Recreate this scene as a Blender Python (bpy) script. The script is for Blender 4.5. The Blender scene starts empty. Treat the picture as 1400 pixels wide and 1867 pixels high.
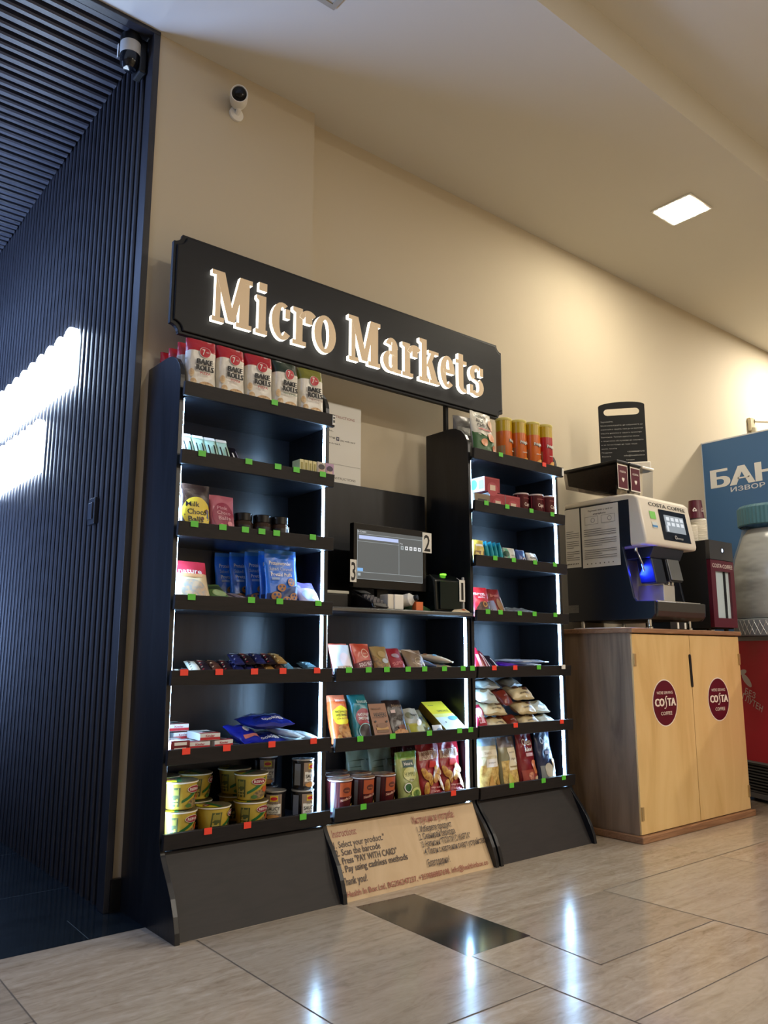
import bpy, bmesh, math, random
from mathutils import Vector, Matrix

SC = bpy.context.scene
COL = SC.collection
PI = math.pi
R = math.radians

# ------------------------------------------------------------------ camera, light, exposure
cd = bpy.data.cameras.new('camera')
cam = bpy.data.objects.new('camera', cd)
COL.objects.link(cam)
cam.location = (0, 0, 0.8)
cam.rotation_euler = (R(90 + 10.106), R(-0.063), R(-39.3616))
cd.sensor_fit = 'VERTICAL'
cd.sensor_height = 24.0
cd.sensor_width = 18.0
cd.lens = 1451.67 / 1867 * 24.0
cd.clip_start = 0.02
SC.camera = cam

SC.view_settings.view_transform = 'Standard'
SC.view_settings.look = 'None'
SC.view_settings.gamma = 1.0
SC.view_settings.use_curve_mapping = False
SC.view_settings.exposure = 0.3
SC.cycles.use_denoising = True
SC.cycles.max_bounces = 7
SC.cycles.diffuse_bounces = 4
SC.cycles.glossy_bounces = 3
SC.cycles.transmission_bounces = 6
SC.cycles.transparent_max_bounces = 8
SC.cycles.caustics_reflective = False
SC.cycles.caustics_refractive = False
SC.cycles.sample_clamp_indirect = 4.0

W = bpy.data.worlds.new('world')
SC.world = W
W.use_nodes = True
W.node_tree.nodes['Background'].inputs[0].default_value = (1.0, 0.86, 0.66, 1)
W.node_tree.nodes['Background'].inputs[1].default_value = 0.02

WARM = (1.0, 0.92, 0.79)
COOL = (0.36, 0.54, 1.0)
LED_COL = (0.38, 0.65, 1.0)
LED_POWER = 62.0
PANEL_POWER = 126.0


def area_lamp(name, loc, size, power, color, rot=(0, 0, 0), size_y=None, spread=180):
    l = bpy.data.lights.new(name, 'AREA')
    l.energy = power
    l.color = color
    l.size = size
    if size_y:
        l.shape = 'RECTANGLE'
        l.size_y = size_y
    l.spread = R(spread)
    o = bpy.data.objects.new(name, l)
    o.location = loc
    o.rotation_euler = rot
    COL.objects.link(o)
    return o


# the ceiling panels of the hall outside the view, a cool one in the passage, and added blue fill
for x, y, w in ((1.6, -1.2, 32), (3.8, -1.2, 52), (6.2, -1.2, 52), (1.6, -3.6, 32), (3.8, -3.6, 52)):
    area_lamp('hall_ceiling_lamp', (x, y, 3.30), 0.22, w, WARM)
area_lamp('hall_ceiling_lamp', (6.1, 2.0, 3.125), 0.2, 48, WARM)
area_lamp('cool_ceiling_lamp', (-0.35, 4.0, 3.08), 0.3, 30, COOL, size_y=1.6)
area_lamp('passage_blue_fill', (-1.55, 4.6, 1.1), 1.3, 190, COOL, (0, R(-128), 0), size_y=2.2, spread=115)  # unseen blue fill lamp, added to light the passage slats
area_lamp('cool_ceiling_lamp', (-2.2, 1.2, 3.20), 0.6, 34, COOL, size_y=0.6)  # unseen cool lamp on the hall's left, added for the blue side tint

# ------------------------------------------------------------------ materials


def lin(c):
    c = c / 255.0
    return c / 12.92 if c <= 0.04045 else ((c + 0.055) / 1.055) ** 2.4


def rgba(c):
    return (lin(c[0]), lin(c[1]), lin(c[2]), 1.0)


MATS = {}


def base_mat(key, col, rough=0.5, metal=0.0, spec=0.5, emit=None, strength=0.0, coat=0.0):
    if key in MATS:
        return MATS[key], None, None
    m = bpy.data.materials.new(key)
    m.use_nodes = True
    b = m.node_tree.nodes['Principled BSDF']
    b.inputs['Base Color'].default_value = rgba(col)
    b.inputs['Roughness'].default_value = rough
    b.inputs['Metallic'].default_value = metal
    b.inputs['Specular IOR Level'].default_value = spec
    b.inputs['Coat Weight'].default_value = coat
    if emit:
        b.inputs['Emission Color'].default_value = (*emit, 1)
        b.inputs['Emission Strength'].default_value = strength
    MATS[key] = m
    return m, m.node_tree, b


def bump(nt, b, scale, strength, dist=0.002, stretch=None, detail=3.0, kind='NOISE'):
    tc = nt.nodes.new('ShaderNodeTexCoord')
    mp = nt.nodes.new('ShaderNodeMapping')
    if stretch:
        mp.inputs['Scale'].default_value = stretch
    nt.links.new(tc.outputs['Object'], mp.inputs['Vector'])
    if kind == 'VORONOI':
        n = nt.nodes.new('ShaderNodeTexVoronoi')
        n.inputs['Scale'].default_value = scale
        out = n.outputs['Distance']
    else:
        n = nt.nodes.new('ShaderNodeTexNoise')
        n.inputs['Scale'].default_value = scale
        n.inputs['Detail'].default_value = detail
        out = n.outputs['Fac']
    nt.links.new(mp.outputs['Vector'], n.inputs['Vector'])
    bp = nt.nodes.new('ShaderNodeBump')
    bp.inputs['Strength'].default_value = strength
    bp.inputs['Distance'].default_value = dist
    nt.links.new(out, bp.inputs['Height'])
    nt.links.new(bp.outputs['Normal'], b.inputs['Normal'])
    return out


def ramp_color(nt, b, fac, stops):
    r = nt.nodes.new('ShaderNodeValToRGB')
    while len(r.color_ramp.elements) < len(stops):
        r.color_ramp.elements.new(0.5)
    for e, (p, c) in zip(r.color_ramp.elements, stops):
        e.position = p
        e.color = rgba(c)
    nt.links.new(fac, r.inputs['Fac'])
    nt.links.new(r.outputs['Color'], b.inputs['Base Color'])
    return r


def plain(col, rough=0.5, metal=0.0, spec=0.5):
    m, nt, b = base_mat('paint_%d_%d_%d_%d_%d' % (*col, int(rough * 100), int(metal * 100)), col, rough, metal, spec)
    if nt:
        bump(nt, b, 180, 0.04, 0.0006)
    return m


def film(col):
    """printed plastic film of a bag: glossy and crinkled"""
    m, nt, b = base_mat('film_%d_%d_%d' % col, col, 0.3, 0.0, 0.6)
    if nt:
        bump(nt, b, 28, 0.55, 0.006, detail=4)
    return m


def card(col):
    m, nt, b = base_mat('card_%d_%d_%d' % col, col, 0.45)
    if nt:
        bump(nt, b, 300, 0.03, 0.0004)
    return m


def ink(col):
    m, nt, b = base_mat('ink_%d_%d_%d' % col, col, 0.42)
    if nt:
        bump(nt, b, 120, 0.08, 0.001)
    return m


def mottled(col, col2, scale=90, rough=0.45):
    """a printed picture of food: two tones broken up in small patches"""
    key = 'print_%d_%d_%d_%d' % (*col, scale)
    m, nt, b = base_mat(key, col, rough)
    if nt:
        f = bump(nt, b, scale, 0.1, 0.001, detail=4)
        ramp_color(nt, b, f, ((0.38, col2), (0.56, col)))
    return m


def glow(col, strength, key):
    m, nt, b = base_mat(key, (12, 12, 12), 0.5, emit=col, strength=strength)
    return m


def wood(key, stops, scale, stretch, rough=0.45, bumpy=0.08, spec=0.5, dist=3.0):
    m, nt, b = base_mat(key, stops[-1][1], rough, spec=spec)
    if nt:
        tc = nt.nodes.new('ShaderNodeTexCoord')
        mp = nt.nodes.new('ShaderNodeMapping')
        mp.inputs['Scale'].default_value = stretch
        nt.links.new(tc.outputs['Object'], mp.inputs['Vector'])
        n = nt.nodes.new('ShaderNodeTexNoise')
        n.inputs['Scale'].default_value = scale
        n.inputs['Detail'].default_value = 6
        n.inputs['Distortion'].default_value = dist
        nt.links.new(mp.outputs['Vector'], n.inputs['Vector'])
        ramp_color(nt, b, n.outputs['Fac'], stops)
        bp = nt.nodes.new('ShaderNodeBump')
        bp.inputs['Strength'].default_value = bumpy
        bp.inputs['Distance'].default_value = 0.003
        nt.links.new(n.outputs['Fac'], bp.inputs['Height'])
        nt.links.new(bp.outputs['Normal'], b.inputs['Normal'])
    return m


M_LAM = wood('dark_laminate', ((0.3, (17, 19, 24)), (0.7, (29, 31, 37))), 2.2, (6, 6, 1.0), 0.30, 0.35, dist=1.2)
M_LIP = wood('dark_laminate_edge', ((0.3, (25, 22, 23)), (0.7, (33, 29, 30))), 5, (1, 6, 8), 0.55, 0.05, 0.3)
M_KICK = wood('dark_laminate_kick', ((0.3, (30, 27, 27)), (0.7, (38, 33, 33))), 4, (1, 6, 6), 0.55, 0.05, 0.35)
M_BIRCH = wood('birch_board', ((0.25, (188, 158, 120)), (0.5, (200, 172, 134)), (0.75, (207, 180, 143))), 1.6, (6, 3, 3), 0.5, 0.03, dist=1.0)
M_DOOR = wood('yellow_birch', ((0.3, (208, 173, 114)), (0.5, (219, 186, 128)), (0.7, (225, 194, 138))), 1.3, (5.0, 4, 1.1), 0.42, 0.04, dist=1.6)
M_WALNUT = wood('walnut_side', ((0.25, (100, 79, 61)), (0.5, (132, 109, 87)), (0.75, (152, 127, 103))), 1.2, (4, 7, 0.8), 0.5, 0.08)
M_OAKEDGE = wood('red_oak_edge', ((0.3, (126, 90, 63)), (0.6, (152, 113, 82)), (0.8, (168, 131, 99))), 3, (1, 5, 14), 0.45, 0.05)
M_LED = glow(LED_COL, LED_POWER, 'led_strip_light')
M_PANEL = glow((1.0, 0.91, 0.73), PANEL_POWER, 'ceiling_panel_light')
M_GLOW = glow((0.62, 0.78, 1.0), 30.0, 'illuminated_letter')
M_HALO = glow((1.0, 0.94, 0.80), 2.6, 'letter_side_light')
M_BLACK = plain((14, 14, 16), 0.4)
M_MATTBLACK = plain((10, 10, 12), 0.7)
M_WHITE = plain((236, 234, 228), 0.4)
M_CREAM = plain((226, 220, 208), 0.3)
M_PAPER = plain((232, 231, 226), 0.6)
M_NAVY = plain((22, 30, 44), 0.3)
M_STEEL = plain((206, 202, 194), 0.3, 0.45)
M_CHROME = plain((225, 225, 225), 0.1, 1.0)
M_GREEN = plain((92, 200, 60), 0.5)
M_REDTAG = plain((242, 66, 46), 0.5)
M_INK = ink((22, 20, 22))
M_MAROON = plain((86, 22, 38), 0.35)


def clear(key, col, rough=0.05, alpha=0.3):
    if key in MATS:
        return MATS[key]
    m, nt, b = base_mat(key, col, rough)
    b.inputs['Transmission Weight'].default_value = 1.0
    b.inputs['IOR'].default_value = 1.25
    b.inputs['Alpha'].default_value = alpha
    return m


# ------------------------------------------------------------------ mesh helper


class MB:
    def __init__(s):
        s.v = []
        s.f = []
        s.m = []

    def add(s, verts, faces, mi=0):
        o = len(s.v)
        s.v.extend([tuple(p) for p in verts])
        for k, f in enumerate(faces):
            s.f.append([o + i for i in f])
            s.m.append(mi[k] if isinstance(mi, (list, tuple)) else mi)
        return s

    def box(s, x0, x1, y0, y1, z0, z1, mi=0):
        v = [(x, y, z) for z in (z0, z1) for y in (y0, y1) for x in (x0, x1)]
        # faces: bottom, top, front(-y), back, left, right
        return s.add(v, [(0, 2, 3, 1), (4, 5, 7, 6), (0, 1, 5, 4), (2, 6, 7, 3), (0, 4, 6, 2), (1, 3, 7, 5)], mi)

    def prism(s, pts, axis, a0, a1, mi=0):
        """polygon pts in the two other axes (order x,y,z with axis removed) extruded along axis"""
        n = len(pts)

        def p3(p, a):
            if axis == 'x':
                return (a, p[0], p[1])
            if axis == 'y':
                return (p[0], a, p[1])
            return (p[0], p[1], a)
        v = [p3(p, a0) for p in pts] + [p3(p, a1) for p in pts]
        f = [tuple(range(n)), tuple(reversed(range(n, 2 * n)))]
        f += [(i, n + i, n + (i + 1) % n, (i + 1) % n) for i in range(n)]
        mm = mi if isinstance(mi, (list, tuple)) else (mi, mi, mi)
        return s.add(v, f, [mm[0], mm[1]] + [mm[2]] * n)

    def lathe(s, prof, n=28, c=(0, 0, 0), mi=0, ang=None):
        """profile [(r, z)] bottom to top around z; mi one per segment or one"""
        v, f, m = [], [], []
        for r, z in prof:
            for k in range(n):
                t = 2 * PI * k / n
                v.append((c[0] + r * math.cos(t), c[1] + r * math.sin(t), c[2] + z))
        for j in range(len(prof) - 1):
            for k in range(n):
                a, b = j * n + k, j * n + (k + 1) % n
                f.append((a, b, b + n, a + n))
                m.append(mi[j] if isinstance(mi, (list, tuple)) else mi)
        if prof[0][0] > 1e-5:
            f.append(tuple(reversed(range(n))))
            m.append(mi[0] if isinstance(mi, (list, tuple)) else mi)
        if prof[-1][0] > 1e-5:
            f.append(tuple(range((len(prof) - 1) * n, len(prof) * n)))
            m.append(mi[-1] if isinstance(mi, (list, tuple)) else mi)
        return s.add(v, f, m)

    def tube(s, path, r, n=10, mi=0, cap=True):
        pts = [Vector(p) for p in path]
        v, f = [], []
        for i, p in enumerate(pts):
            d = (pts[min(i + 1, len(pts) - 1)] - pts[max(i - 1, 0)]).normalized()
            a = d.orthogonal().normalized()
            if i and abs(a.dot(pa)) < 0.999:
                a = (pa - d * pa.dot(d)).normalized()
            pa = a
            b = d.cross(a)
            rr = r[i] if isinstance(r, (list, tuple)) else r
            for k in range(n):
                t = 2 * PI * k / n
                v.append(p + a * (rr * math.cos(t)) + b * (rr * math.sin(t)))
        for i in range(len(pts) - 1):
            for k in range(n):
                a, b = i * n + k, i * n + (k + 1) % n
                f.append((a, b, b + n, a + n))
        if cap:
            f.append(tuple(reversed(range(n))))
            f.append(tuple(range((len(pts) - 1) * n, len(pts) * n)))
        return s.add(v, f, mi)

    def build(s, name, mats, parent=None, loc=None, rot=None, smooth=True, angle=35, bev=0.0, seg=2):
        me = bpy.data.meshes.new(name)
        me.from_pydata(s.v, [], s.f)
        if not isinstance(mats, (list, tuple)):
            mats = [mats]
        for m in mats:
            me.materials.append(m)
        me.polygons.foreach_set('material_index', s.m)
        if smooth:
            me.polygons.foreach_set('use_smooth', [True] * len(me.polygons))
            me.set_sharp_from_angle(angle=R(angle))
        me.update()
        o = bpy.data.objects.new(name, me)
        COL.objects.link(o)
        if bev:
            bm = o.modifiers.new('soft_edges', 'BEVEL')
            bm.width = bev
            bm.segments = seg
            bm.limit_method = 'ANGLE'
            bm.angle_limit = R(40)
            bm.harden_normals = False
        if parent:
            o.parent = parent
        if loc:
            o.location = loc
        if rot:
            o.rotation_euler = rot
        return o


def tag(o, label=None, cat=None, group=None, kind=None):
    if label:
        o['label'] = label
    if cat:
        o['category'] = cat
    if group:
        o['group'] = group
    if kind:
        o['kind'] = kind
    return o


def empty(name, loc=(0, 0, 0), rot=(0, 0, 0)):
    o = bpy.data.objects.new(name, None)
    o.empty_display_size = 0.05
    COL.objects.link(o)
    o.location = loc
    o.rotation_euler = rot
    return o


def copy_tree(o, parent=None):
    c = o.copy()
    COL.objects.link(c)
    c.parent = parent
    for ch in list(o.children):
        copy_tree(ch, c)
    return c


# ------------------------------------------------------------------ flat art that is laid on a surface

_TXT = {}


def text_mesh(s, bold=0.0):
    k = (s, bold)
    if k not in _TXT:
        c = bpy.data.curves.new('lettering', 'FONT')
        c.body = s
        c.size = 1.0
        c.offset = bold
        c.resolution_u = 2
        o = bpy.data.objects.new('lettering', c)
        m = o.to_mesh()
        v = [(p.co.x, p.co.y) for p in m.vertices]
        f = [tuple(p.vertices) for p in m.polygons]
        o.to_mesh_clear()
        bpy.data.objects.remove(o)
        bpy.data.curves.remove(c)
        xs = [p[0] for p in v] or [0, 1]
        _TXT[k] = (v, f, min(xs), max(xs))
    return _TXT[k]


def art_txt(s, cx, cz, w, h, bold=0.0, rot=0.0, anchor='c'):
    """lettering w wide with a capital height h, centred on (cx, cz)"""
    v, f, x0, x1 = text_mesh(s, min(bold, 0.012))
    sx = w / max(1e-6, x1 - x0)
    sz = h / 0.73
    off = -0.5 * w if anchor == 'c' else 0.0
    out = []
    for x, z in v:
        a, b = (x - x0) * sx + off, z * sz - h * 0.5
        out.append((cx + a * math.cos(rot) - b * math.sin(rot), cz + a * math.sin(rot) + b * math.cos(rot)))
    return out, f


def fat(s, cx, cz, w, h, m, d=0.0, bold=0.02, rot=0.0, anchor='c'):
    """heavy lettering: the same word laid three times side by side"""
    d = d or h * 0.07
    return [(art_txt(s, cx + k * d, cz, w - 2 * d, h, bold, rot, anchor), m) for k in (-1, 0, 1)]


def art_rect(x0, x1, z0, z1, cell=0.012, skew=0.0):
    nx = max(1, int((x1 - x0) / cell))
    nz = max(1, int((z1 - z0) / cell))
    v = [(x0 + (x1 - x0) * i / nx + skew * j / nz, z0 + (z1 - z0) * j / nz) for j in range(nz + 1) for i in range(nx + 1)]
    f = [(j * (nx + 1) + i, j * (nx + 1) + i + 1, (j + 1) * (nx + 1) + i + 1, (j + 1) * (nx + 1) + i) for j in range(nz) for i in range(nx)]
    return v, f


def art_ell(cx, cz, rx, rz=None, n=28, rot=0.0, wob=0.0, rings=3):
    rz = rz or rx
    v, f = [(cx, cz)], []
    for j in range(1, rings + 1):
        for k in range(n):
            t = 2 * PI * k / n
            w = 1 + wob * math.sin(t * 5)
            a, b = rx * w * j / rings * math.cos(t), rz * w * j / rings * math.sin(t)
            v.append((cx + a * math.cos(rot) - b * math.sin(rot), cz + a * math.sin(rot) + b * math.cos(rot)))
    for k in range(n):
        f.append((0, 1 + k, 1 + (k + 1) % n))
    for j in range(rings - 1):
        for k in range(n):
            a, b = 1 + j * n + k, 1 + j * n + (k + 1) % n
            f.append((a, a + n, b + n, b))
    return v, f


def art_ring(cx, cz, r0, r1, n=28, sz=1.0):
    v, f = [], []
    for k in range(n):
        t = 2 * PI * k / n
        v += [(cx + r0 * math.cos(t), cz + sz * r0 * math.sin(t)), (cx + r1 * math.cos(t), cz + sz * r1 * math.sin(t))]
    for k in range(n):
        a, b = 2 * k, 2 * ((k + 1) % n)
        f.append((a, a + 1, b + 1, b))
    return v, f


def art_poly(pts, cell=0.009):
    zs = [p[1] for p in pts]
    xs = [p[0] for p in pts]
    if max(max(zs) - min(zs), max(xs) - min(xs)) < 0.03:
        return list(pts), [tuple(range(len(pts)))]
    # a large shape is cut in strips so that it can follow a curved surface
    lev = sorted(set(zs + [min(zs) + (max(zs) - min(zs)) * k / max(2, int((max(zs) - min(zs)) / cell)) for k in range(max(2, int((max(zs) - min(zs)) / cell)) + 1)]))
    nx = max(2, int((max(xs) - min(xs)) / cell))
    v, f = [], []
    for z in lev:
        c = []
        for (xa, za), (xb, zb) in zip(pts, list(pts[1:]) + [pts[0]]):
            if min(za, zb) - 1e-9 <= z <= max(za, zb) + 1e-9:
                c += [xa, xb] if abs(za - zb) < 1e-9 else [xa + (xb - xa) * (z - za) / (zb - za)]
        lo, hi = min(c), max(c)
        v += [(lo + (hi - lo) * i / nx, z) for i in range(nx + 1)]
    for j in range(len(lev) - 1):
        for i in range(nx):
            a = j * (nx + 1) + i
            f.append((a, a + 1, a + nx + 2, a + nx + 1))
    return v, f


def art_band(pts_lo, pts_hi):
    n = len(pts_lo)
    return list(pts_lo) + list(pts_hi), [(i, i + 1, n + i + 1, n + i) for i in range(n - 1)]


def lay(mb, mats, art, F, step=0.0005, lift=0.0006, flip=False):
    """art: list of (shape, material); F(x, z, lift) gives the point on the surface"""
    for k, (shape, m) in enumerate(art):
        if m not in mats:
            mats.append(m)
        v, f = shape
        if flip:
            f = [tuple(reversed(q)) for q in f]
        mb.add([F(x, z, lift + step * k) for x, z in v], f, mats.index(m))


# ------------------------------------------------------------------ packages (front faces -y, base on z = 0)


def pouch(name, w, h, d, body, bands=(), art=(), shape='stand', seed=0, crinkle=0.0016, parent=None, waist=0.0):
    rnd = random.Random(seed * 7 + 3)
    ph = [rnd.uniform(0, 6.28) for _ in range(8)]
    mats = [body]

    def T(v):
        v = min(max(v, 0.0), 1.0)
        if shape == 'stand':
            return d / 2 * max(0.03, (1 - v ** 1.7)) ** 0.75
        if shape == 'block':
            if v > 0.8:
                return d / 2 * (1 - 0.8 * ((v - 0.8) / 0.2))
            return d / 2
        return d / 2 * max(0.05, math.sin(PI * min(max((v - 0.05) / 0.9, 0), 1))) ** 0.55

    ex = 5.0 if shape == 'block' else 2.4

    def F(x, z, lift=0.0, side=-1):
        v = z / h
        u = min(1.0, abs(2 * x / w))
        e = (1 - u ** ex) ** 0.5 if u < 1 else 0.0
        t = T(v)
        wr = crinkle * (math.sin(55 * x + 30 * z + ph[0]) * math.sin(70 * z + ph[1]) + 0.6 * math.sin(120 * x - 90 * z + ph[2])) * e
        xx = x * (1 - waist * math.sin(PI * min(max(v, 0), 1))) + crinkle * 0.8 * math.sin(38 * z + ph[3])
        return (xx, side * (t * e + 0.0008 + lift) + wr * (1 if side < 0 else 0.6), z)

    zs = sorted(set([0, h, h * 0.04, h * 0.96] + [h * k / 18 for k in range(19)] + [b[0] * h for b in bands]))
    zs = [z for i, z in enumerate(zs) if i == 0 or z - zs[i - 1] > 1e-5]
    nu = 14
    us = [-1 + 2 * k / nu for k in range(nu + 1)]
    us = [math.copysign(abs(u) ** 0.8, u) for u in us]
    mb = MB()
    v, f, m = [], [], []
    L = 2 * (nu + 1)
    for z in zs:
        for u in us:
            v.append(F(u * w / 2, z))
        for u in reversed(us):
            v.append(F(u * w / 2, z, 0, 1))
    for b in bands:
        if b[1] not in mats:
            mats.append(b[1])
    for j in range(len(zs) - 1):
        mid = (zs[j] + zs[j + 1]) / 2 / h
        mi = 0
        for b in bands:
            if mid >= b[0]:
                mi = mats.index(b[1])
        for k in range(L):
            f.append((j * L + k, j * L + (k + 1) % L, (j + 1) * L + (k + 1) % L, (j + 1) * L + k))
            m.append(mi)
    f.append(tuple(reversed(range(L))))
    m.append(0)
    f.append(tuple(range((len(zs) - 1) * L, len(zs) * L)))
    m.append(m[-2])
    mb.add(v, f, m)
    lay(mb, mats, art, F, step=0.0007, lift=0.0012)
    return mb.build(name, mats, parent, angle=60)


def carton(name, w, h, d, body, art=(), top=None, side=None, side_art=(), top_art=(), bev=0.0012):
    mats = [body]
    mi = [0] * 6
    if top:
        mats.append(top)
        mi[1] = len(mats) - 1
    if side:
        mats.append(side)
        mi[4] = mi[5] = len(mats) - 1
    mb = MB().box(-w / 2, w / 2, -d / 2, d / 2, 0, h, mi)
    lay(mb, mats, art, lambda x, z, l: (x, -d / 2 - l, z), lift=0.0008)
    lay(mb, mats, side_art, lambda x, z, l: (-w / 2 - l, -x, z), lift=0.0008)
    lay(mb, mats, top_art, lambda x, z, l: (x, z, h + l), lift=0.0008)
    return mb.build(name, mats, None, smooth=False)


def round_pack(name, prof, mats, seg_mats, art=(), lid=None, lid_mats=None, lid_art=(), lid_label=None, n=32):
    """a cup, tin or jar: prof (r, z) lathe with prints around it; the lid is a part"""
    mats = list(mats)
    mb = MB().lathe(prof, n, (0, 0, 0), seg_mats)

    def F(x, z, l):
        r = prof[-1][0]
        for (r0, z0), (r1, z1) in zip(prof, prof[1:]):
            if z0 <= z <= z1 and z1 > z0:
                r = r0 + (r1 - r0) * (z - z0) / (z1 - z0)
                break
        t = -PI / 2 + x / max(r, 1e-4)
        return ((r + l) * math.cos(t), (r + l) * math.sin(t), z)
    lay(mb, mats, art, F)
    o = mb.build(name, mats)
    if lid:
        lm = list(lid_mats)
        lb = MB().lathe(lid, n, (0, 0, 0), 0)
        zt = max(z for r, z in lid)
        lay(lb, lm, lid_art, lambda x, z, l: (x, z, zt + l))
        p = lb.build('lid', lm, o)
        if lid_label:
            p['label'] = lid_label
    return o


KINDS = {}


def pts_of(o):
    import numpy as np
    out = []
    for q in [o] + list(o.children):
        me = q.data
        c = np.empty(len(me.vertices) * 3, dtype=np.float32)
        me.vertices.foreach_get('co', c)
        out.append(c.reshape(-1, 3))
    return np.concatenate(out)


# small shifts that keep neighbouring goods from touching (in order of placing)
OFF = {5: (0, 0.007, 0), 6: (0, 0.018, 0), 7: (0, 0.036, 0.007), 12: (0, 0.003, 0), 13: (0, 0.003, 0), 14: (0, 0.003, 0), 17: (0, 0, 0.002), 18: (0.01, 0.048, 0), 23: (0, 0.003, 0), 24: (0, 0.003, 0), 29: (0.003, 0, 0), 31: (0, -0.003, 0), 33: (0.015, 0, 0), 34: (0.015, 0, 0), 35: (0, 0.036, 0), 36: (0.022, -0.003, 0.004), 37: (0.006, 0.026, 0), 38: (0.003, 0, 0.007), 40: (0, 0.003, 0), 41: (0.003, -0.007, 0), 43: (0, -0.003, 0), 54: (0, -0.003, 0), 59: (0, 0, 0.028), 65: (0, -0.003, 0), 66: (0.003, 0, 0), 69: (0, -0.003, 0), 70: (0, -0.003, 0.002), 71: (0, -0.003, 0.002), 72: (0, 0, 0.004), 73: (0, 0, 0.002), 74: (0, 0, 0.004), 75: (0.015, 0, 0), 76: (0.01, 0, 0.002), 77: (0.01, 0.003, 0.002), 78: (0.015, 0, 0), 79: (0.015, 0, 0), 80: (0.015, 0.007, 0), 81: (0, 0, 0.002), 82: (0, 0, 0.002), 85: (0, 0.003, 0), 86: (0, -0.003, 0.004), 87: (0, 0, 0.048), 88: (0.003, 0.003, 0.002), 89: (0, 0, 0.023), 90: (0, 0.026, 0), 91: (0, -0.003, 0.028), 92: (0.015, -0.007, 0.028), 93: (0.01, 0, 0), 94: (-0.003, 0, 0.014), 96: (0, 0, 0.004), 99: (0, 0, 0.004), 101: (0, 0, 0.004), 103: (0, 0, 0.004), 105: (0, 0, 0.004), 115: (0, 0.003, 0), 119: (0.003, 0, 0.004), 121: (0, 0, 0.004), 122: (0, 0, 0.014), 127: (0.01, 0, 0), 128: (0.003, 0.012, 0), 141: (0.006, 0.018, 0), 143: (0, 0.003, 0), 144: (-0.003, 0.012, 0), 147: (0.01, -0.003, 0), 151: (0.003, 0, 0), 155: (0, -0.007, 0), 160: (0, 0.026, 0), 162: (0, -0.003, 0), 163: (0.003, 0, 0), 164: (0.003, -0.003, 0), 165: (-0.003, 0.012, 0), 173: (0.015, 0, 0), 175: (0.015, 0, 0), 178: (0, 0, 0.002), 180: (0, 0, 0.002), 182: (0, 0, 0.002), 185: (0, -0.003, 0), 188: (0, 0.003, 0), 190: (0.003, 0.007, 0), 191: (0, 0.018, 0), 192: (0, -0.007, 0), 193: (0, 0.003, 0), 194: (0, 0.026, 0), 195: (0.006, 0, 0.004), 196: (0, 0, 0.002), 198: (0.006, 0, 0), 202: (0, 0, 0.018), 207: (0.003, 0, 0), 208: (0.015, 0, 0.01), 209: (0, 0.06, 0.007), 210: (0, 0, 0.007), 211: (0, -0.003, 0.014), 212: (0.022, -0.003, 0.002), 213: (0, 0, 0.018), 214: (0, 0.026, 0.018), 215: (0.015, 0.06, 0.018), 216: (0, 0, 0.01)}
NPUT = [0]


def put(kind, x, y, z, label, cat, group=None, rz=0.0, lean=0.0, roll=0.0):
    """stand one package of the kind with its front at y and its lowest point at z; the first one placed is the built one itself"""
    e = KINDS[kind]
    if callable(e[0]):
        e[0] = e[0]()
        o = e[0]
        e.append(pts_of(o))
    else:
        o = copy_tree(e[0])
    m = Matrix.Rotation(R(rz), 3, 'Z') @ Matrix.Rotation(R(-lean), 3, 'X') @ Matrix.Rotation(R(roll), 3, 'Y')
    p = e[1]
    ymin = (p[:, 0] * m[1][0] + p[:, 1] * m[1][1] + p[:, 2] * m[1][2]).min()
    zmin = (p[:, 0] * m[2][0] + p[:, 1] * m[2][1] + p[:, 2] * m[2][2]).min()
    dx, dy, dz = OFF.get(NPUT[0], (0, 0, 0))
    NPUT[0] += 1
    o.location = (x + dx, y - float(ymin) + dy, z - float(zmin) + 0.0004 + dz)
    o.rotation_euler = m.to_euler()
    tag(o, label, cat, group)
    return o


def kind(name, fn):
    KINDS[name] = [fn]
# ------------------------------------------------------------------ the room


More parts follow.
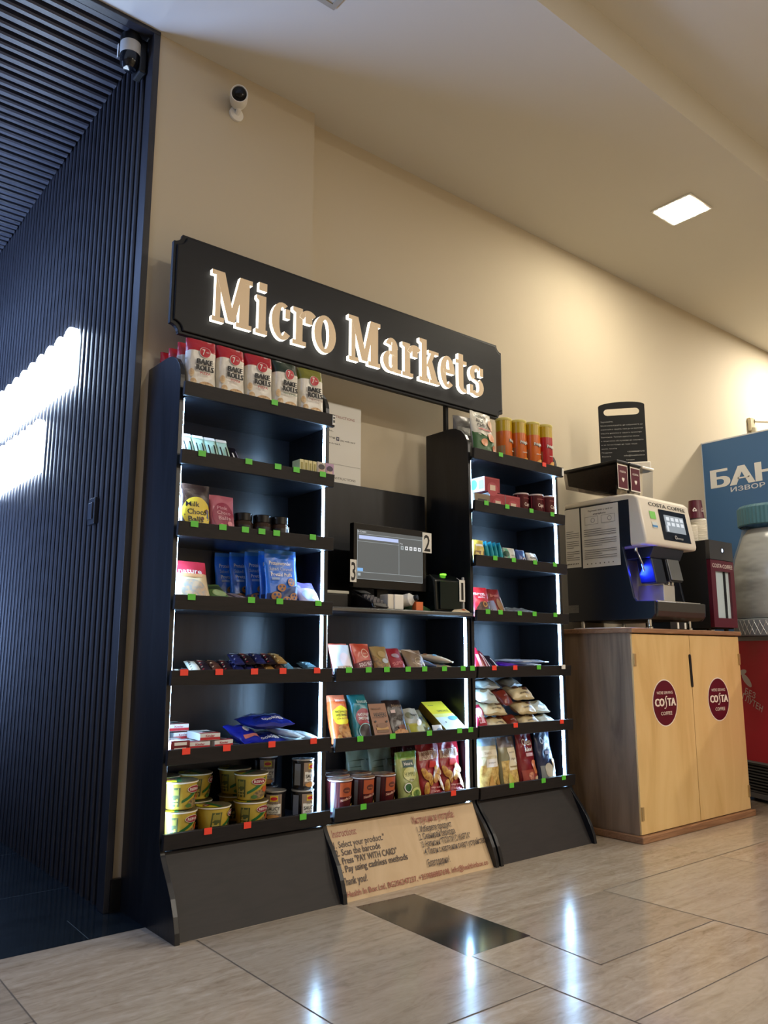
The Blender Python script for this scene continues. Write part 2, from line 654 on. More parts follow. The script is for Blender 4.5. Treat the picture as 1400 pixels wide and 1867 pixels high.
def stone(key, stops, rough, veins=(1.2, 9.0, 1.0), scale=2.2, coat=0.0):
    m, nt, b = base_mat(key, stops[0][1], rough, spec=0.55)
    if nt:
        tc = nt.nodes.new('ShaderNodeTexCoord')
        mp = nt.nodes.new('ShaderNodeMapping')
        mp.inputs['Scale'].default_value = veins
        nt.links.new(tc.outputs['Object'], mp.inputs['Vector'])
        n = nt.nodes.new('ShaderNodeTexNoise')
        n.inputs['Scale'].default_value = scale
        n.inputs['Detail'].default_value = 9
        n.inputs['Roughness'].default_value = 0.62
        n.inputs['Distortion'].default_value = 0.9
        nt.links.new(mp.outputs['Vector'], n.inputs['Vector'])
        fine = nt.nodes.new('ShaderNodeTexNoise')
        fine.inputs['Scale'].default_value = 17.0
        fine.inputs['Detail'].default_value = 6
        fine.inputs['Distortion'].default_value = 1.5
        mp2 = nt.nodes.new('ShaderNodeMapping')
        mp2.inputs['Scale'].default_value = (1.0, 2.4, 1.0)
        nt.links.new(tc.outputs['Object'], mp2.inputs['Vector'])
        nt.links.new(mp2.outputs['Vector'], fine.inputs['Vector'])
        mx = nt.nodes.new('ShaderNodeMix')
        mx.inputs['Factor'].default_value = 0.36
        nt.links.new(n.outputs['Fac'], mx.inputs[2])
        nt.links.new(fine.outputs['Fac'], mx.inputs[3])
        ramp_color(nt, b, mx.outputs[0], stops)
        n2 = nt.nodes.new('ShaderNodeTexNoise')
        n2.inputs['Scale'].default_value = 3.0
        nt.links.new(tc.outputs['Object'], n2.inputs['Vector'])
        mr = nt.nodes.new('ShaderNodeMapRange')
        mr.inputs['To Min'].default_value = rough * 0.8
        mr.inputs['To Max'].default_value = rough * 1.4
        nt.links.new(n2.outputs['Fac'], mr.inputs['Value'])
        nt.links.new(mr.outputs['Result'], b.inputs['Roughness'])
    return m


M_TRAV = stone('travertine', ((0.30, (132, 115, 96)), (0.42, (160, 144, 123)), (0.55, (175, 160, 140)), (0.70, (192, 179, 161))), 0.16)
M_TRAV2 = stone('travertine_pale', ((0.3, (148, 134, 115)), (0.5, (170, 157, 138)), (0.7, (184, 171, 154))), 0.16, scale=2.7)
M_TRAV3 = stone('travertine_warm', ((0.3, (134, 119, 101)), (0.5, (160, 146, 127)), (0.7, (174, 160, 142))), 0.16, scale=1.9)
M_DARKTILE = stone('dark_green_stone', ((0.35, (28, 35, 34)), (0.6, (42, 48, 46))), 0.12, (3, 3, 3), 4)
M_DARKFLOOR = stone('dark_polished_stone', ((0.35, (20, 27, 32)), (0.6, (32, 40, 46))), 0.1, (2, 5, 1), 3)
M_SEAM = plain((92, 80, 66), 0.7)
M_SEAMD = plain((60, 72, 78), 0.5)


def plaster(key, col):
    m, nt, b = base_mat(key, col, 0.75, spec=0.25)
    if nt:
        bump(nt, b, 60, 0.05, 0.002, detail=5)
    return m


M_WALL = plaster('beige_plaster', (201, 189, 166))
M_CEIL = plaster('white_plaster', (216, 212, 200))

mb = MB()
mats = [M_TRAV, M_TRAV2, M_TRAV3, M_DARKTILE, M_DARKFLOOR, M_SEAM, M_SEAMD]


def flat(x0, x1, y0, y1, z, mi):
    mb.add([(x0, y0, z), (x1, y0, z), (x1, y1, z), (x0, y1, z)], [(0, 1, 2, 3)], mi)


flat(-4, 9, -5, 2.7, 0, 0)
flat(-1.6, 1.10, 2.415, 6.6, 0.0004, 4)
# single slabs that differ in tone
flat(1.656, 2.437, 0.60, 1.14, 0.0003, 1)
flat(1.90, 2.437, 1.386, 1.78, 0.0003, 2)
flat(2.437, 3.2, 1.20, 1.78, 0.0003, 1)
flat(1.13, 1.654, 1.395, 2.22, 0.0003, 2)
flat(3.2, 4.4, 1.78, 2.05, 0.0003, 1)
flat(0.10, 0.627, 1.98, 2.415, 0.0003, 2)
mb.add([(1.668, 2.175, .0006), (1.643, 1.645, .0006), (1.897, 1.645, .0006), (1.907, 2.162, .0006)], [(0, 1, 2, 3)], 3)


def seam(x0, y0, x1, y1, mi=5, w=0.0016):
    d = Vector((x1 - x0, y1 - y0, 0)).normalized()
    n = Vector((-d.y, d.x, 0)) * w
    a, b = Vector((x0, y0, 0.0008)), Vector((x1, y1, 0.0008))
    mb.add([a - n, b - n, b + n, a + n], [(0, 1, 2, 3)], mi)


for q in ((1.135, 2.22, 1.12, 0.6), (1.652, 1.64, 1.656, 0.6), (1.89, 1.645, 1.87, 1.38), (1.13, 1.395, 1.654, 1.388), (1.654, 1.14, 2.437, 1.137),
          (2.437, 1.78, 2.44, 0.6), (1.87, 1.386, 2.437, 1.38), (0.63, 2.415, 0.62, 1.2), (0.1, 1.98, 0.627, 1.98), (2.437, 1.78, 4.6, 1.775),
          (3.2, 1.78, 3.21, 0.6), (2.44, 1.2, 3.9, 1.2), (3.95, 1.78, 3.96, 0.8)):
    seam(*q)
for q in ((-1.6, 2.98, 1.04, 2.98), (0.45, 2.98, 0.45, 6), (-0.2, 2.42, -0.2, 2.98), (-1.6, 3.6, 1.03, 3.6), (0.9, 2.42, 0.905, 2.62)):
    seam(*q, mi=6, w=0.0012)
tag(mb.build('floor', mats, smooth=False), kind='structure')


def struct(name, mb, m, bev=0.0):
    return tag(mb.build(name, m, smooth=False, bev=bev), kind='structure')


struct('wall_back', MB().box(1.70, 9.0, 2.687, 2.85, 0, 3.3), M_WALL)
struct('wall_pier', MB().box(1.038, 1.755, 2.624, 2.80, 0, 3.3), M_WALL)
struct('wall_back.001', MB().box(-4, -1.6, 2.62, 2.8, 0, 3.4), M_WALL)
struct('wall_right', MB().box(9, 9.15, -5, 2.85, 0, 3.5), M_WALL)
struct('wall_left', MB().box(-4.15, -4, -5, 2.8, 0, 3.5), M_WALL)
struct('wall_front', MB().box(-4.15, 9.15, -5.15, -5, 0, 3.5), M_WALL)
struct('ceiling', MB().box(-4, 9, 1.60, 2.62, 3.14, 3.32).box(1.038, 9, 2.62, 2.70, 3.14, 3.32), M_CEIL)
struct('ceiling.001', MB().box(-4.1, 9.1, -5.1, 1.62, 3.32, 3.42), M_CEIL)

# slatted passage
M_SLAT = wood('dark_slat', ((0.3, (34, 34, 38)), (0.7, (48, 47, 53))), 3, (8, 8, 1), 0.42, 0.1)
M_SLAT_LIT = wood('dark_slat_lightened', ((0.3, (52, 52, 58)), (0.7, (70, 70, 78))), 3, (1, 8, 8), 0.42, 0.1)  # lighter copy of the slat colour, standing in for light on the ceiling
mb = MB().box(1.036, 1.038, 2.64, 6.5, 0, 3.2, 0)
mb.box(1.037, 1.20, 2.80, 6.5, 0, 3.2, 0)
y = 2.675
while y < 6.4:
    mb.prism([(1.036, y), (1.026, y), (1.021, y + 0.005), (1.021, y + 0.023), (1.026, y + 0.028), (1.036, y + 0.028)], 'z', 0.0, 3.17, 1)
    y += 0.0535
struct('wall_passage', mb, [M_MATTBLACK, M_SLAT])
mb = MB().box(-1.6, 1.036, 2.62, 6.5, 3.178, 3.30, 0)
y = 2.668
k = 0
while y < 6.4:
    w = 0.030 if k % 2 else 0.036
    mb.prism([(y, 3.178), (y, 3.152), (y + 0.006, 3.145), (y + w - 0.006, 3.145), (y + w, 3.152), (y + w, 3.178)], 'x', -1.6, 1.018, 1)
    y += 0.0565
    k += 1
struct('ceiling_passage', mb, [M_MATTBLACK, M_SLAT_LIT])
struct('wall_passage.001', MB().box(-1.75, -1.6, 2.62, 6.5, 0, 3.3), M_SLAT)
struct('wall_passage.002', MB().box(-1.75, 1.2, 6.5, 6.65, 0, 3.3), M_SLAT)
struct('trim_1', MB().box(1.012, 1.0375, 2.614, 2.662, 0, 3.14), M_SLAT, bev=0.002)
struct('trim_2', MB().box(-1.6, 1.0375, 2.612, 2.650, 3.125, 3.178), M_SLAT, bev=0.002)
struct('baseboard_pier', MB().box(1.030, 1.0645, 2.608, 2.624, 0, 0.098), M_BLACK)

# ------------------------------------------------------------------ display units
PT = 0.016          # panel thickness
YL, YF, YB = 2.312, 2.350, 2.618


XL0, XL1, XM0, XM1, XR0, XR1 = 1.065, 1.664, 1.682, 2.386, 2.396, 3.000


def side_outline(top):
    """side panel seen from the side (y, z)"""
    o = [(YB, 0.0), (YB, top)]
    if top > 1.2:
        o += [(2.462, top)]
        o += [(2.462 - 0.11 * math.sin(t), top - 0.10 + 0.10 * math.cos(t)) for t in (0.35, 0.7, 1.0, 1.25, 1.45, PI / 2)]
    else:
        o += [(YF, top)]
    o += [(2.346, 0.32), (2.344, 0.245), (2.334, 0.215), (2.312, 0.185), (2.282, 0.150), (2.254, 0.112), (2.232, 0.070), (2.218, 0.030), (2.213, 0.0)]
    return o


def tower(name, label, x0, x1, lips, tags_, panel_top, back_top, kick_mats=None, kick_art=None, shared=False):
    t = empty(name, ((x0 + x1) / 2, (YF + YB) / 2, 0))
    ox, oy = t.location.x, t.location.y

    def P(mbx, nm, m, par=t, bev=0.0, **kw):
        mbx.v = [(a - ox, b - oy, c) for a, b, c in mbx.v]
        return mbx.build(nm, m, par, smooth=kw.get('smooth', False), bev=bev)
    if not shared:
        P(MB().prism(side_outline(panel_top), 'x', x0, x0 + PT), 'side_panel', M_LAM, bev=0.001)
    xi = XL1 + 0.001 if shared else x0 + PT
    P(MB().prism(side_outline(panel_top), 'x', x1 - PT, x1), 'side_panel', M_LAM, bev=0.001)
    P(MB().box(xi, x1 - PT, 2.602, YB, 0.0, back_top), 'back_panel', M_LAM)
    for z, row in zip(lips, tags_):
        sh = P(MB().box(xi, x1 - PT, YL + 0.015, 2.602, z - 0.046, z - 0.030), 'shelf', M_LAM)
        P(MB().prism([(YL, z), (YL + 0.004, z - 0.046), (YL + 0.019, z - 0.046), (YL + 0.015, z)], 'x', x0, x1 - 0.001), 'shelf_lip', M_LIP, sh, bev=0.0012)
        for x, c in row:
            P(MB().box(x - 0.013, x + 0.013, YL - 0.0022, YL - 0.0008, z - 0.016, z + 0.003), 'price_tag',
              {'g': M_GREEN, 'r': M_REDTAG, 'w': M_PAPER}[c], sh)
    # kick board
    mats = list(kick_mats or [M_KICK])
    kb = MB().prism([(2.338, 0.222), (2.352, 0.222), (2.244, 0.0), (2.228, 0.0)], 'x', xi, x1 - PT, 0)
    if kick_art:
        wv = x1 - PT - xi

        def F(x, zz, l):
            return (xi + x * wv, 2.228 + 0.110 * zz - l * 0.9, 0.222 * zz + l * 0.45)
        lay(kb, mats, kick_art, F)
    P(kb, 'kick_board', mats)
    return t, P


TAG_L = [[(1.4, 'g')], [(1.133, 'g'), (1.305, 'g'), (1.42, 'g'), (1.496, 'g'), (1.609, 'g')], [(1.117, 'g'), (1.217, 'g'), (1.3, 'g'), (1.363, 'g'), (1.421, 'g'), (1.57, 'g')],
         [(1.118, 'g'), (1.331, 'g'), (1.44, 'g'), (1.598, 'g')], [(1.104, 'r'), (1.223, 'r'), (1.35, 'r'), (1.459, 'r'), (1.597, 'r')],
         [(1.122, 'r'), (1.259, 'r'), (1.423, 'r'), (1.587, 'r')], [(1.205, 'r'), (1.341, 'r'), (1.55, 'g')]]
TAG_M = [[(1.734, 'g'), (1.823, 'g'), (1.909, 'g'), (2.013, 'g'), (2.097, 'g'), (2.202, 'g'), (2.305, 'g'), (2.358, 'g')], [(1.787, 'g'), (1.937, 'g'), (2.119, 'g'), (2.28, 'g'), (2.342, 'g')],
         [(1.803, 'g'), (2.242, 'r')]]
TAG_R = [[(2.56, 'g'), (2.855, 'r')], [(2.461, 'g'), (2.593, 'g'), (2.754, 'g'), (2.901, 'g')], [(2.508, 'g'), (2.626, 'g'), (2.768, 'g'), (2.906, 'g')],
         [(2.456, 'g'), (2.533, 'g'), (2.655, 'g'), (2.753, 'g'), (2.896, 'g')], [(2.487, 'r'), (2.616, 'r'), (2.77, 'g'), (2.94, 'w')], [(2.609, 'r'), (2.914, 'r')],
         [(2.575, 'g'), (2.777, 'g'), (2.914, 'g')]]
LIP_L = [1.672, 1.445, 1.212, 0.981, 0.750, 0.516, 0.276]
LIP_M = [0.750, 0.510, 0.279]
LIP_R = [1.672, 1.443, 1.210, 0.981, 0.750, 0.513, 0.275]


def leds(P, x0, x1, lips, ytop=None, shared=False):
    """LED strips up the inside of both side panels, interrupted by the shelves"""
    zs = list(lips)
    spans = []
    if ytop:
        spans.append((ytop, zs[0]))
    spans += [(zs[i] - 0.046, zs[i + 1] - 0.030) for i in range(len(zs) - 1)]
    spans.append((zs[-1] - 0.046, zs[-1] - 0.062))
    for za, zb in spans:
        a, b = zb + 0.002, za - 0.002
        xi = XL1 + 0.001 if shared else x0 + PT
        P(MB().box(xi, xi + 0.003, 2.354, 2.366, a, b), 'led_strip', M_LED)
        P(MB().box(x1 - PT - 0.003, x1 - PT, 2.354, 2.366, a, b), 'led_strip', M_LED)


t_l, P = tower('display_shelf', 'tall dark display shelf beside the slatted wall, stocked with crisps and noodle cups', XL0, XL1, LIP_L, TAG_L, 1.793, 1.655)
tag(t_l, 'tall dark display shelf beside the slatted wall, stocked with crisps and noodle cups', 'shelf', 'dark display shelves with light strips')
leds(P, XL0, XL1, LIP_L)
for q_ in (0, 1, 2):
    P(MB().box(XL1 - 0.014 + (0.002 if q_ else 0), XL1 - 0.002 - (0.002 if q_ else 0), YL - (0.0012 if q_ else 0.001), YL + 0.003, (1.632, 1.640, 1.655)[q_], (1.668, 1.650, 1.662)[q_]), 'label_sticker', M_INK if q_ else M_PAPER)

board_art = []
INKB = ink((58, 40, 34))
INKR = ink((150, 78, 58))


def bt(s, u0, u1, v, h, m=INKB):
    board_art.append((art_txt(s, u0, 1.0 - v, u1 - u0, h, 0.012, 0.0, 'l'), m))


bt('Instructions:', 0.018, 0.165, 0.12, 0.105, INKR)
bt("1. Select your product.''", 0.012, 0.325, 0.27, 0.088)
bt('2. Scan the barcode', 0.012, 0.285, 0.375, 0.088)
bt("3. Press ''PAY WITH CARD''", 0.008, 0.38, 0.485, 0.088)
bt('4. Pay using cashless methods', 0.008, 0.435, 0.59, 0.088)
bt('Thank you!', 0.01, 0.155, 0.745, 0.098)
bt('Health In Box Ltd, BG206247237, +359888887698, info@healthinbox.co', 0.02, 0.965, 0.905, 0.075, INKR)
bt('Инструкции за употреба:', 0.53, 0.83, 0.125, 0.105, INKR)
bt('1. Изберете продукт', 0.545, 0.79, 0.265, 0.088)
bt('2. Сканирай баркода', 0.545, 0.80, 0.37, 0.088)
bt("3. Натисни ''ПЛАТИ С КАРТА''", 0.548, 0.90, 0.48, 0.088)
bt('4. Плати с карта или смарт устройство.', 0.55, 1.0, 0.585, 0.088)
bt('Благодарим!', 0.55, 0.70, 0.745, 0.098)

t_m, P = tower('display_shelf', '', XM0, XM1, LIP_M, TAG_M, 0.944, 1.495, [M_BIRCH], board_art, True)
tag(t_m, 'low middle display shelf with self checkout counter above a birch instruction board', 'shelf', 'dark display shelves with light strips')
ct = MB().prism([(2.336, 0.948), (2.330, 0.954), (2.330, 0.962), (2.336, 0.968), (2.602, 0.968), (2.602, 0.948)], 'x', XL1 + 0.001, XM1)
P(ct, 'counter_top', M_LAM)
P(MB().box(XL1 + 0.001, XM1, 2.3285, 2.3305, 0.9535, 0.9625), 'counter_edge', plain((120, 122, 126), 0.25, 0.8))
leds(P, XM0, XM1, LIP_M, 0.947, True)

t_r, P = tower('display_shelf', '', XR0, XR1, LIP_R, TAG_R, 1.785, 1.655)
tag(t_r, 'tall dark display shelf beside the coffee cabinet, with crisp tubes on top', 'shelf', 'dark display shelves with light strips')
leds(P, XR0, XR1, LIP_R)
P(MB().box(XR1 - 0.014, XR1 - 0.002, YL - 0.001, YL + 0.003, 1.632, 1.668), 'label_sticker', M_PAPER)
P(MB().box(XR1 + 0.0005, XR1 + 0.0015, 2.26, 2.34, 0.985, 1.02), 'label_holder', clear('clear_plastic', (230, 235, 240), 0.1, 0.35))

# ------------------------------------------------------------------ big sign on two posts
sg = empty('shop_sign', (1.905, 2.475, 1.88))


def S(mbx, nm, m, par=sg, **kw):
    mbx.v = [(a - 1.905, b - 2.475, c - 1.88) for a, b, c in mbx.v]
    return mbx.build(nm, m, par, **kw)


def notched(x0, x1, z0, z1, n, c):
    out = []
    for cx, cz, sx, sz, a0 in ((x0, z0, 1, 1, 90), (x1, z0, -1, 1, 180), (x1, z1, -1, -1, 270), (x0, z1, 1, -1, 0)):
        arc = [(cx + n * math.cos(R(a0 - 90 * k / 5)), cz + n * math.sin(R(a0 - 90 * k / 5))) for k in range(6)]
        out.append((cx, cz, arc))
    pts = []
    # corners are cut by quarter circles centred on the corner
    pts += [(x0 + n * math.cos(R(t)), z0 + n * math.sin(R(t))) for t in (90, 72, 54, 36, 18, 0)]
    pts += [(x1 + n * math.cos(R(t)), z0 + n * math.sin(R(t))) for t in (180, 162, 144, 126, 108, 90)]
    pts += [(x1 + n * math.cos(R(t)), z1 + n * math.sin(R(t))) for t in (270, 252, 234, 216, 198, 180)]
    pts += [(x0 + n * math.cos(R(t)), z1 + n * math.sin(R(t))) for t in (360, 342, 324, 306, 288, 270)]
    return pts


M_SIGN = wood('sign_black', ((0.3, (9, 11, 17)), (0.7, (14, 16, 22))), 3, (1, 6, 6), 0.45, 0.08, 0.3)
S(MB().prism(notched(1.068, 2.752, 1.892, 2.262, 0.032, 0), 'y', 2.466, 2.484), 'backboard', M_SIGN, smooth=False, bev=0.002)
S(MB().prism(notched(1.078, 2.742, 1.902, 2.252, 0.034, 0), 'y', 2.458, 2.467), 'face_board', M_SIGN, smooth=False, bev=0.004)
S(MB().box(2.396, 2.412, 2.486, 2.504, 1.786, 2.1), 'support_post', M_MATTBLACK, smooth=False)
S(MB().box(1.648, 1.664, 2.486, 2.504, 1.794, 2.1), 'support_post', M_MATTBLACK, smooth=False)
S(MB().box(1.25, 2.6, 2.484, 2.50, 2.02, 2.06), 'support_rail', M_MATTBLACK, smooth=False)

# condensed slab-serif capitals and small letters, cut as plates with glowing sides


def arc_band(cx, cz, rx, rz, t0, t1, wx, wz, n=16):
    """part of an oval stroke: thick at the sides (wx), thin above and below (wz)"""
    lo, hi = [], []
    for k in range(n + 1):
        t = R(t0 + (t1 - t0) * k / n)
        hi.append((cx + rx * math.cos(t), cz + rz * math.sin(t)))
        lo.append((cx + (rx - wx) * math.cos(t), cz + (rz - wz) * math.sin(t)))
    return [[hi[i], hi[i + 1], lo[i + 1], lo[i]] for i in range(n)]


def rc(x0, x1, z0, z1):
    return [[(x0, z0), (x1, z0), (x1, z1), (x0, z1)]]


XH = 0.150
CH = 0.193
SW = 0.031
SF = 0.018


def g_M(w):
    q = rc(0.004, 0.052, 0, SF) + rc(w - 0.064, w, 0, SF)
    q += rc(0.016, 0.036, 0, CH) + rc(w - 0.052, w - 0.012, 0, CH)
    q += rc(0, 0.05, CH - SF, CH) + rc(w - 0.05, w, CH - SF, CH)
    q += [[(0.012, CH), (0.05, CH), (w / 2 + 0.014, 0.012), (w / 2 - 0.014, 0.012)]]
    q += [[(w - 0.052, CH), (w - 0.03, CH), (w / 2 + 0.014, 0.012), (w / 2 - 0.012, 0.012)]]
    return q


def g_i(w):
    c = w / 2 + 0.002
    q = rc(0, w, 0, SF) + rc(c - SW / 2, c + SW / 2, 0, XH) + [[(0.002, XH), (0.002, XH - 0.014), (c - SW / 2, XH - 0.022), (c + 0.002, XH)]]
    q += [[(c - 0.016, XH + 0.02), (c + 0.018, XH + 0.02), (c + 0.018, XH + 0.052), (c - 0.016, XH + 0.052)]]
    return q


def g_c(w):
    r = w * 0.56
    q = arc_band(r, XH / 2, r, XH / 2, 62, 318, 0.034, 0.018)
    q += rc(r + 0.012, w - 0.004, XH - 0.06, XH - 0.022)
    return q


def g_r(w):
    q = rc(0, 0.062, 0, SF) + rc(0.014, 0.014 + SW, 0, XH) + [[(0, XH), (0, XH - 0.016), (0.014, XH - 0.022), (0.03, XH)]]
    q += arc_band(0.074, XH - 0.05, 0.045, 0.05, 45, 165, 0.02, 0.022, 10)
    q += rc(w - 0.034, w - 0.002, XH - 0.055, XH - 0.012)
    return q


def g_o(w):
    return arc_band(w / 2, XH / 2, w / 2, XH / 2 + 0.003, 0, 360, 0.034, 0.018, 30)


def g_a(w):
    q = rc(w - 0.053, w - 0.02, 0.01, XH - 0.03) + rc(w - 0.045, w, 0, SF)
    q += arc_band(w / 2 - 0.002, XH - 0.045, w / 2 - 0.016, 0.045, 0, 160, 0.032, 0.018, 12)
    q += arc_band(0.042, 0.046, 0.042, 0.046, 40, 330, 0.03, 0.016, 18)
    q += rc(0.035, w - 0.04, 0.075, 0.092)
    return q


def g_k(w):
    q = rc(0, 0.058, 0, SF) + rc(0.013, 0.013 + SW, 0, CH) + [[(0, CH), (0, CH - 0.016), (0.014, CH - 0.022), (0.03, CH)]]
    q += [[(0.04, 0.07), (0.062, 0.07), (w - 0.022, XH), (w - 0.046, XH)]]
    q += [[(0.046, 0.088), (0.076, 0.1), (w - 0.006, 0), (w - 0.045, 0)]]
    q += rc(w - 0.066, w - 0.006, XH - 0.015, XH) + rc(w - 0.06, w, 0, 0.016)
    return q


def g_e(w):
    q = arc_band(w / 2, XH / 2, w / 2, XH / 2, 0, 312, 0.034, 0.018, 26)
    q += rc(0.02, w - 0.004, XH / 2 - 0.006, XH / 2 + 0.012)
    return q


def g_t(w):
    q = rc(0.017, 0.017 + SW, 0.024, XH + 0.03) + rc(0, w, XH - 0.018, XH)
    q += arc_band(0.054, 0.036, 0.037, 0.036, 180, 300, 0.031, 0.018, 10)
    return q


def g_s(w):
    q = arc_band(w / 2, XH - 0.043, w / 2 - 0.002, 0.043, 40, 230, 0.03, 0.018, 14)
    q += arc_band(w / 2, 0.045, w / 2, 0.045, -140, 60, 0.03, 0.018, 14)
    q += [[(0.012, XH - 0.066), (0.04, XH - 0.07), (w - 0.012, 0.064), (w - 0.04, 0.068)]]
    q += rc(w - 0.024, w - 0.002, XH - 0.05, XH - 0.01) + rc(0.0, 0.022, 0.008, 0.05)
    return q


M_PLATE = plain((240, 216, 180), 0.45)
for g, x0, x1 in ((g_M, 1.207, 1.371), (g_i, 1.388, 1.438), (g_c, 1.455, 1.540), (g_r, 1.549, 1.640), (g_o, 1.648, 1.752), (g_M, 1.814, 1.980), (g_a, 1.994, 2.094),
                  (g_r, 2.100, 2.190), (g_k, 2.198, 2.318), (g_e, 2.322, 2.412), (g_t, 2.418, 2.488), (g_s, 2.505, 2.597)):
    m = MB()
    for q_, poly in enumerate(g(x1 - x0)):
        a = sum(poly[i][0] * poly[(i + 1) % len(poly)][1] - poly[(i + 1) % len(poly)][0] * poly[i][1] for i in range(len(poly)))
        if a < 0:
            poly = poly[::-1]
        pts = [(x0 + px, 1.964 + pz) for px, pz in poly]
        m.prism(pts, 'y', 2.4400 - 0.00004 * q_, 2.458, [0, 1, 1])
    S(m, 'letter', [M_PLATE, M_HALO], smooth=False)
tag(sg, 'long black sign with notched corners and glowing letters above the shelves', 'sign')

# bright sign on the slatted wall of the passage
gs = empty('illuminated_wall_sign', (1.02, 3.7, 1.6))


def G(mbx, nm, m):
    mbx.v = [(a - 1.02, b - 3.7, c - 1.6) for a, b, c in mbx.v]
    return mbx.build(nm, m, gs, smooth=False)


yy = 3.262
for k in range(9):
    w = 0.132
    pts = [(yy, 1.905), (yy + w, 1.905)] + [(yy + w / 2 + w / 2 * math.cos(R(t)), 2.115 + 0.05 * math.sin(R(t))) for t in range(0, 181, 20)]
    G(MB().prism(pts, 'x', 0.990, 1.018), 'letter', M_GLOW)
    yy += 0.134
yy = 3.66
for k in range(7):
    w = 0.10
    pts = [(yy, 1.60), (yy + w, 1.60), (yy + w, 1.82)] + [(yy + w / 2 + w / 2 * math.cos(R(t)), 1.82 + 0.03 * math.sin(R(t))) for t in range(20, 161, 20)] + [(yy, 1.82)]
    G(MB().prism(pts, 'x', 0.994, 1.018), 'letter', M_GLOW)
    yy += 0.118
tag(gs, 'dazzling white backlit lettering on the dark slatted wall', 'sign')

# ------------------------------------------------------------------ things on walls and ceiling
cl = empty('ceiling_light', (3.70, 2.012, 3.14))
MB().box(-0.112, 0.112, -0.115, 0.115, -0.008, 0.0).build('frame', M_WHITE, cl, smooth=False, bev=0.002)
MB().box(-0.098, 0.098, -0.101, 0.101, -0.0095, -0.0078).build('diffuser', M_PANEL, cl, smooth=False)
tag(cl, 'square lit ceiling panel above the coffee cabinet', 'ceiling light')

vp = empty('ceiling_vent', (1.28, 1.90, 3.14))
fr = MB()
for a in ((-0.2, 0.2, 0.18, 0.2), (-0.2, 0.2, -0.2, -0.18), (-0.2, -0.18, -0.18, 0.18), (0.18, 0.2, -0.18, 0.18)):
    fr.box(a[0], a[1], a[2], a[3], -0.008, 0)
fr.build('frame', plain((170, 164, 150), 0.5), vp, smooth=False)
MB().box(-0.18, 0.18, -0.18, 0.18, -0.004, 0).build('vent_panel', plain((190, 184, 170), 0.6), vp, smooth=False)
tag(vp, 'square access vent in the white ceiling above the slatted wall end', 'vent')

# white bullet camera on the pier
bc = empty('security_camera', (1.371, 2.624, 2.952))
MB().lathe([(0.030, 0), (0.030, 0.010), (0.024, 0.014), (0.0, 0.014)], 24).build('wall_plate', M_WHITE, bc, rot=(R(90), 0, 0))
MB().tube([(0, -0.012, 0), (-0.004, -0.03, 0.004), (-0.012, -0.045, 0.024)], 0.011, 10).build('bracket_arm', M_WHITE, bc)
dv = Vector((-0.42, -0.86, -0.28)).normalized()
q = dv.to_track_quat('Z', 'Y').to_euler()
MB().lathe([(0.020, 0), (0.033, 0.006), (0.035, 0.02), (0.035, 0.084), (0.033, 0.092), (0.030, 0.092), (0.029, 0.085)], 28).build('camera_body', M_WHITE, bc, (-0.002, -0.022, 0.044), q)
MB().lathe([(0.0, 0.0835), (0.0285, 0.0835), (0.0285, 0.086), (0.016, 0.0865), (0.015, 0.089), (0.010, 0.0905), (0.0, 0.091)], 28, mi=0).build('lens', plain((12, 13, 18), 0.12), bc, (-0.002, -0.022, 0.044), q)
tag(bc, 'white bullet security camera high on the beige pier', 'camera')

pz = empty('motion_camera', (1.012, 2.705, 3.045))
MB().box(-0.03, 0.0, -0.035, 0.035, -0.06, 0.07).build('wall_bracket', M_BLACK, pz, smooth=False, bev=0.006)
MB().lathe([(0.0, -0.06), (0.022, -0.056), (0.034, -0.040), (0.038, -0.015), (0.038, 0.0), (0.036, 0.0)], 28).build('dome', plain((14, 16, 22), 0.15), pz, (-0.058, -0.01, 0))
MB().lathe([(0.036, 0.0), (0.0385, 0.001), (0.0385, 0.050), (0.036, 0.052)], 28).build('white_band', plain((200, 198, 192), 0.4), pz, (-0.058, -0.01, 0))
MB().lathe([(0.040, 0.052), (0.040, 0.078), (0.032, 0.086), (0.0, 0.088)], 28).build('cap', M_BLACK, pz, (-0.058, -0.01, 0))
MB().box(-0.100, -0.0985, 0.005, 0.016, -0.01, 0.045).build('side_light', M_WHITE, pz, smooth=False)
tag(pz, 'black dome camera with white band at the top corner of the slatted wall', 'camera')

sw = empty('wall_switch', (1.021, 2.944, 1.321))
MB().box(-0.016, 0, -0.035, 0.035, -0.05, 0.05).build('back_box', plain((44, 46, 52), 0.35), sw, smooth=False, bev=0.003)
MB().box(-0.022, -0.015, -0.022, 0.022, -0.032, 0.032).build('rocker', plain((58, 62, 70), 0.3), sw, smooth=False, bev=0.003)
tag(sw, 'dark switch mounted low on the slatted wall near the corner', 'switch')

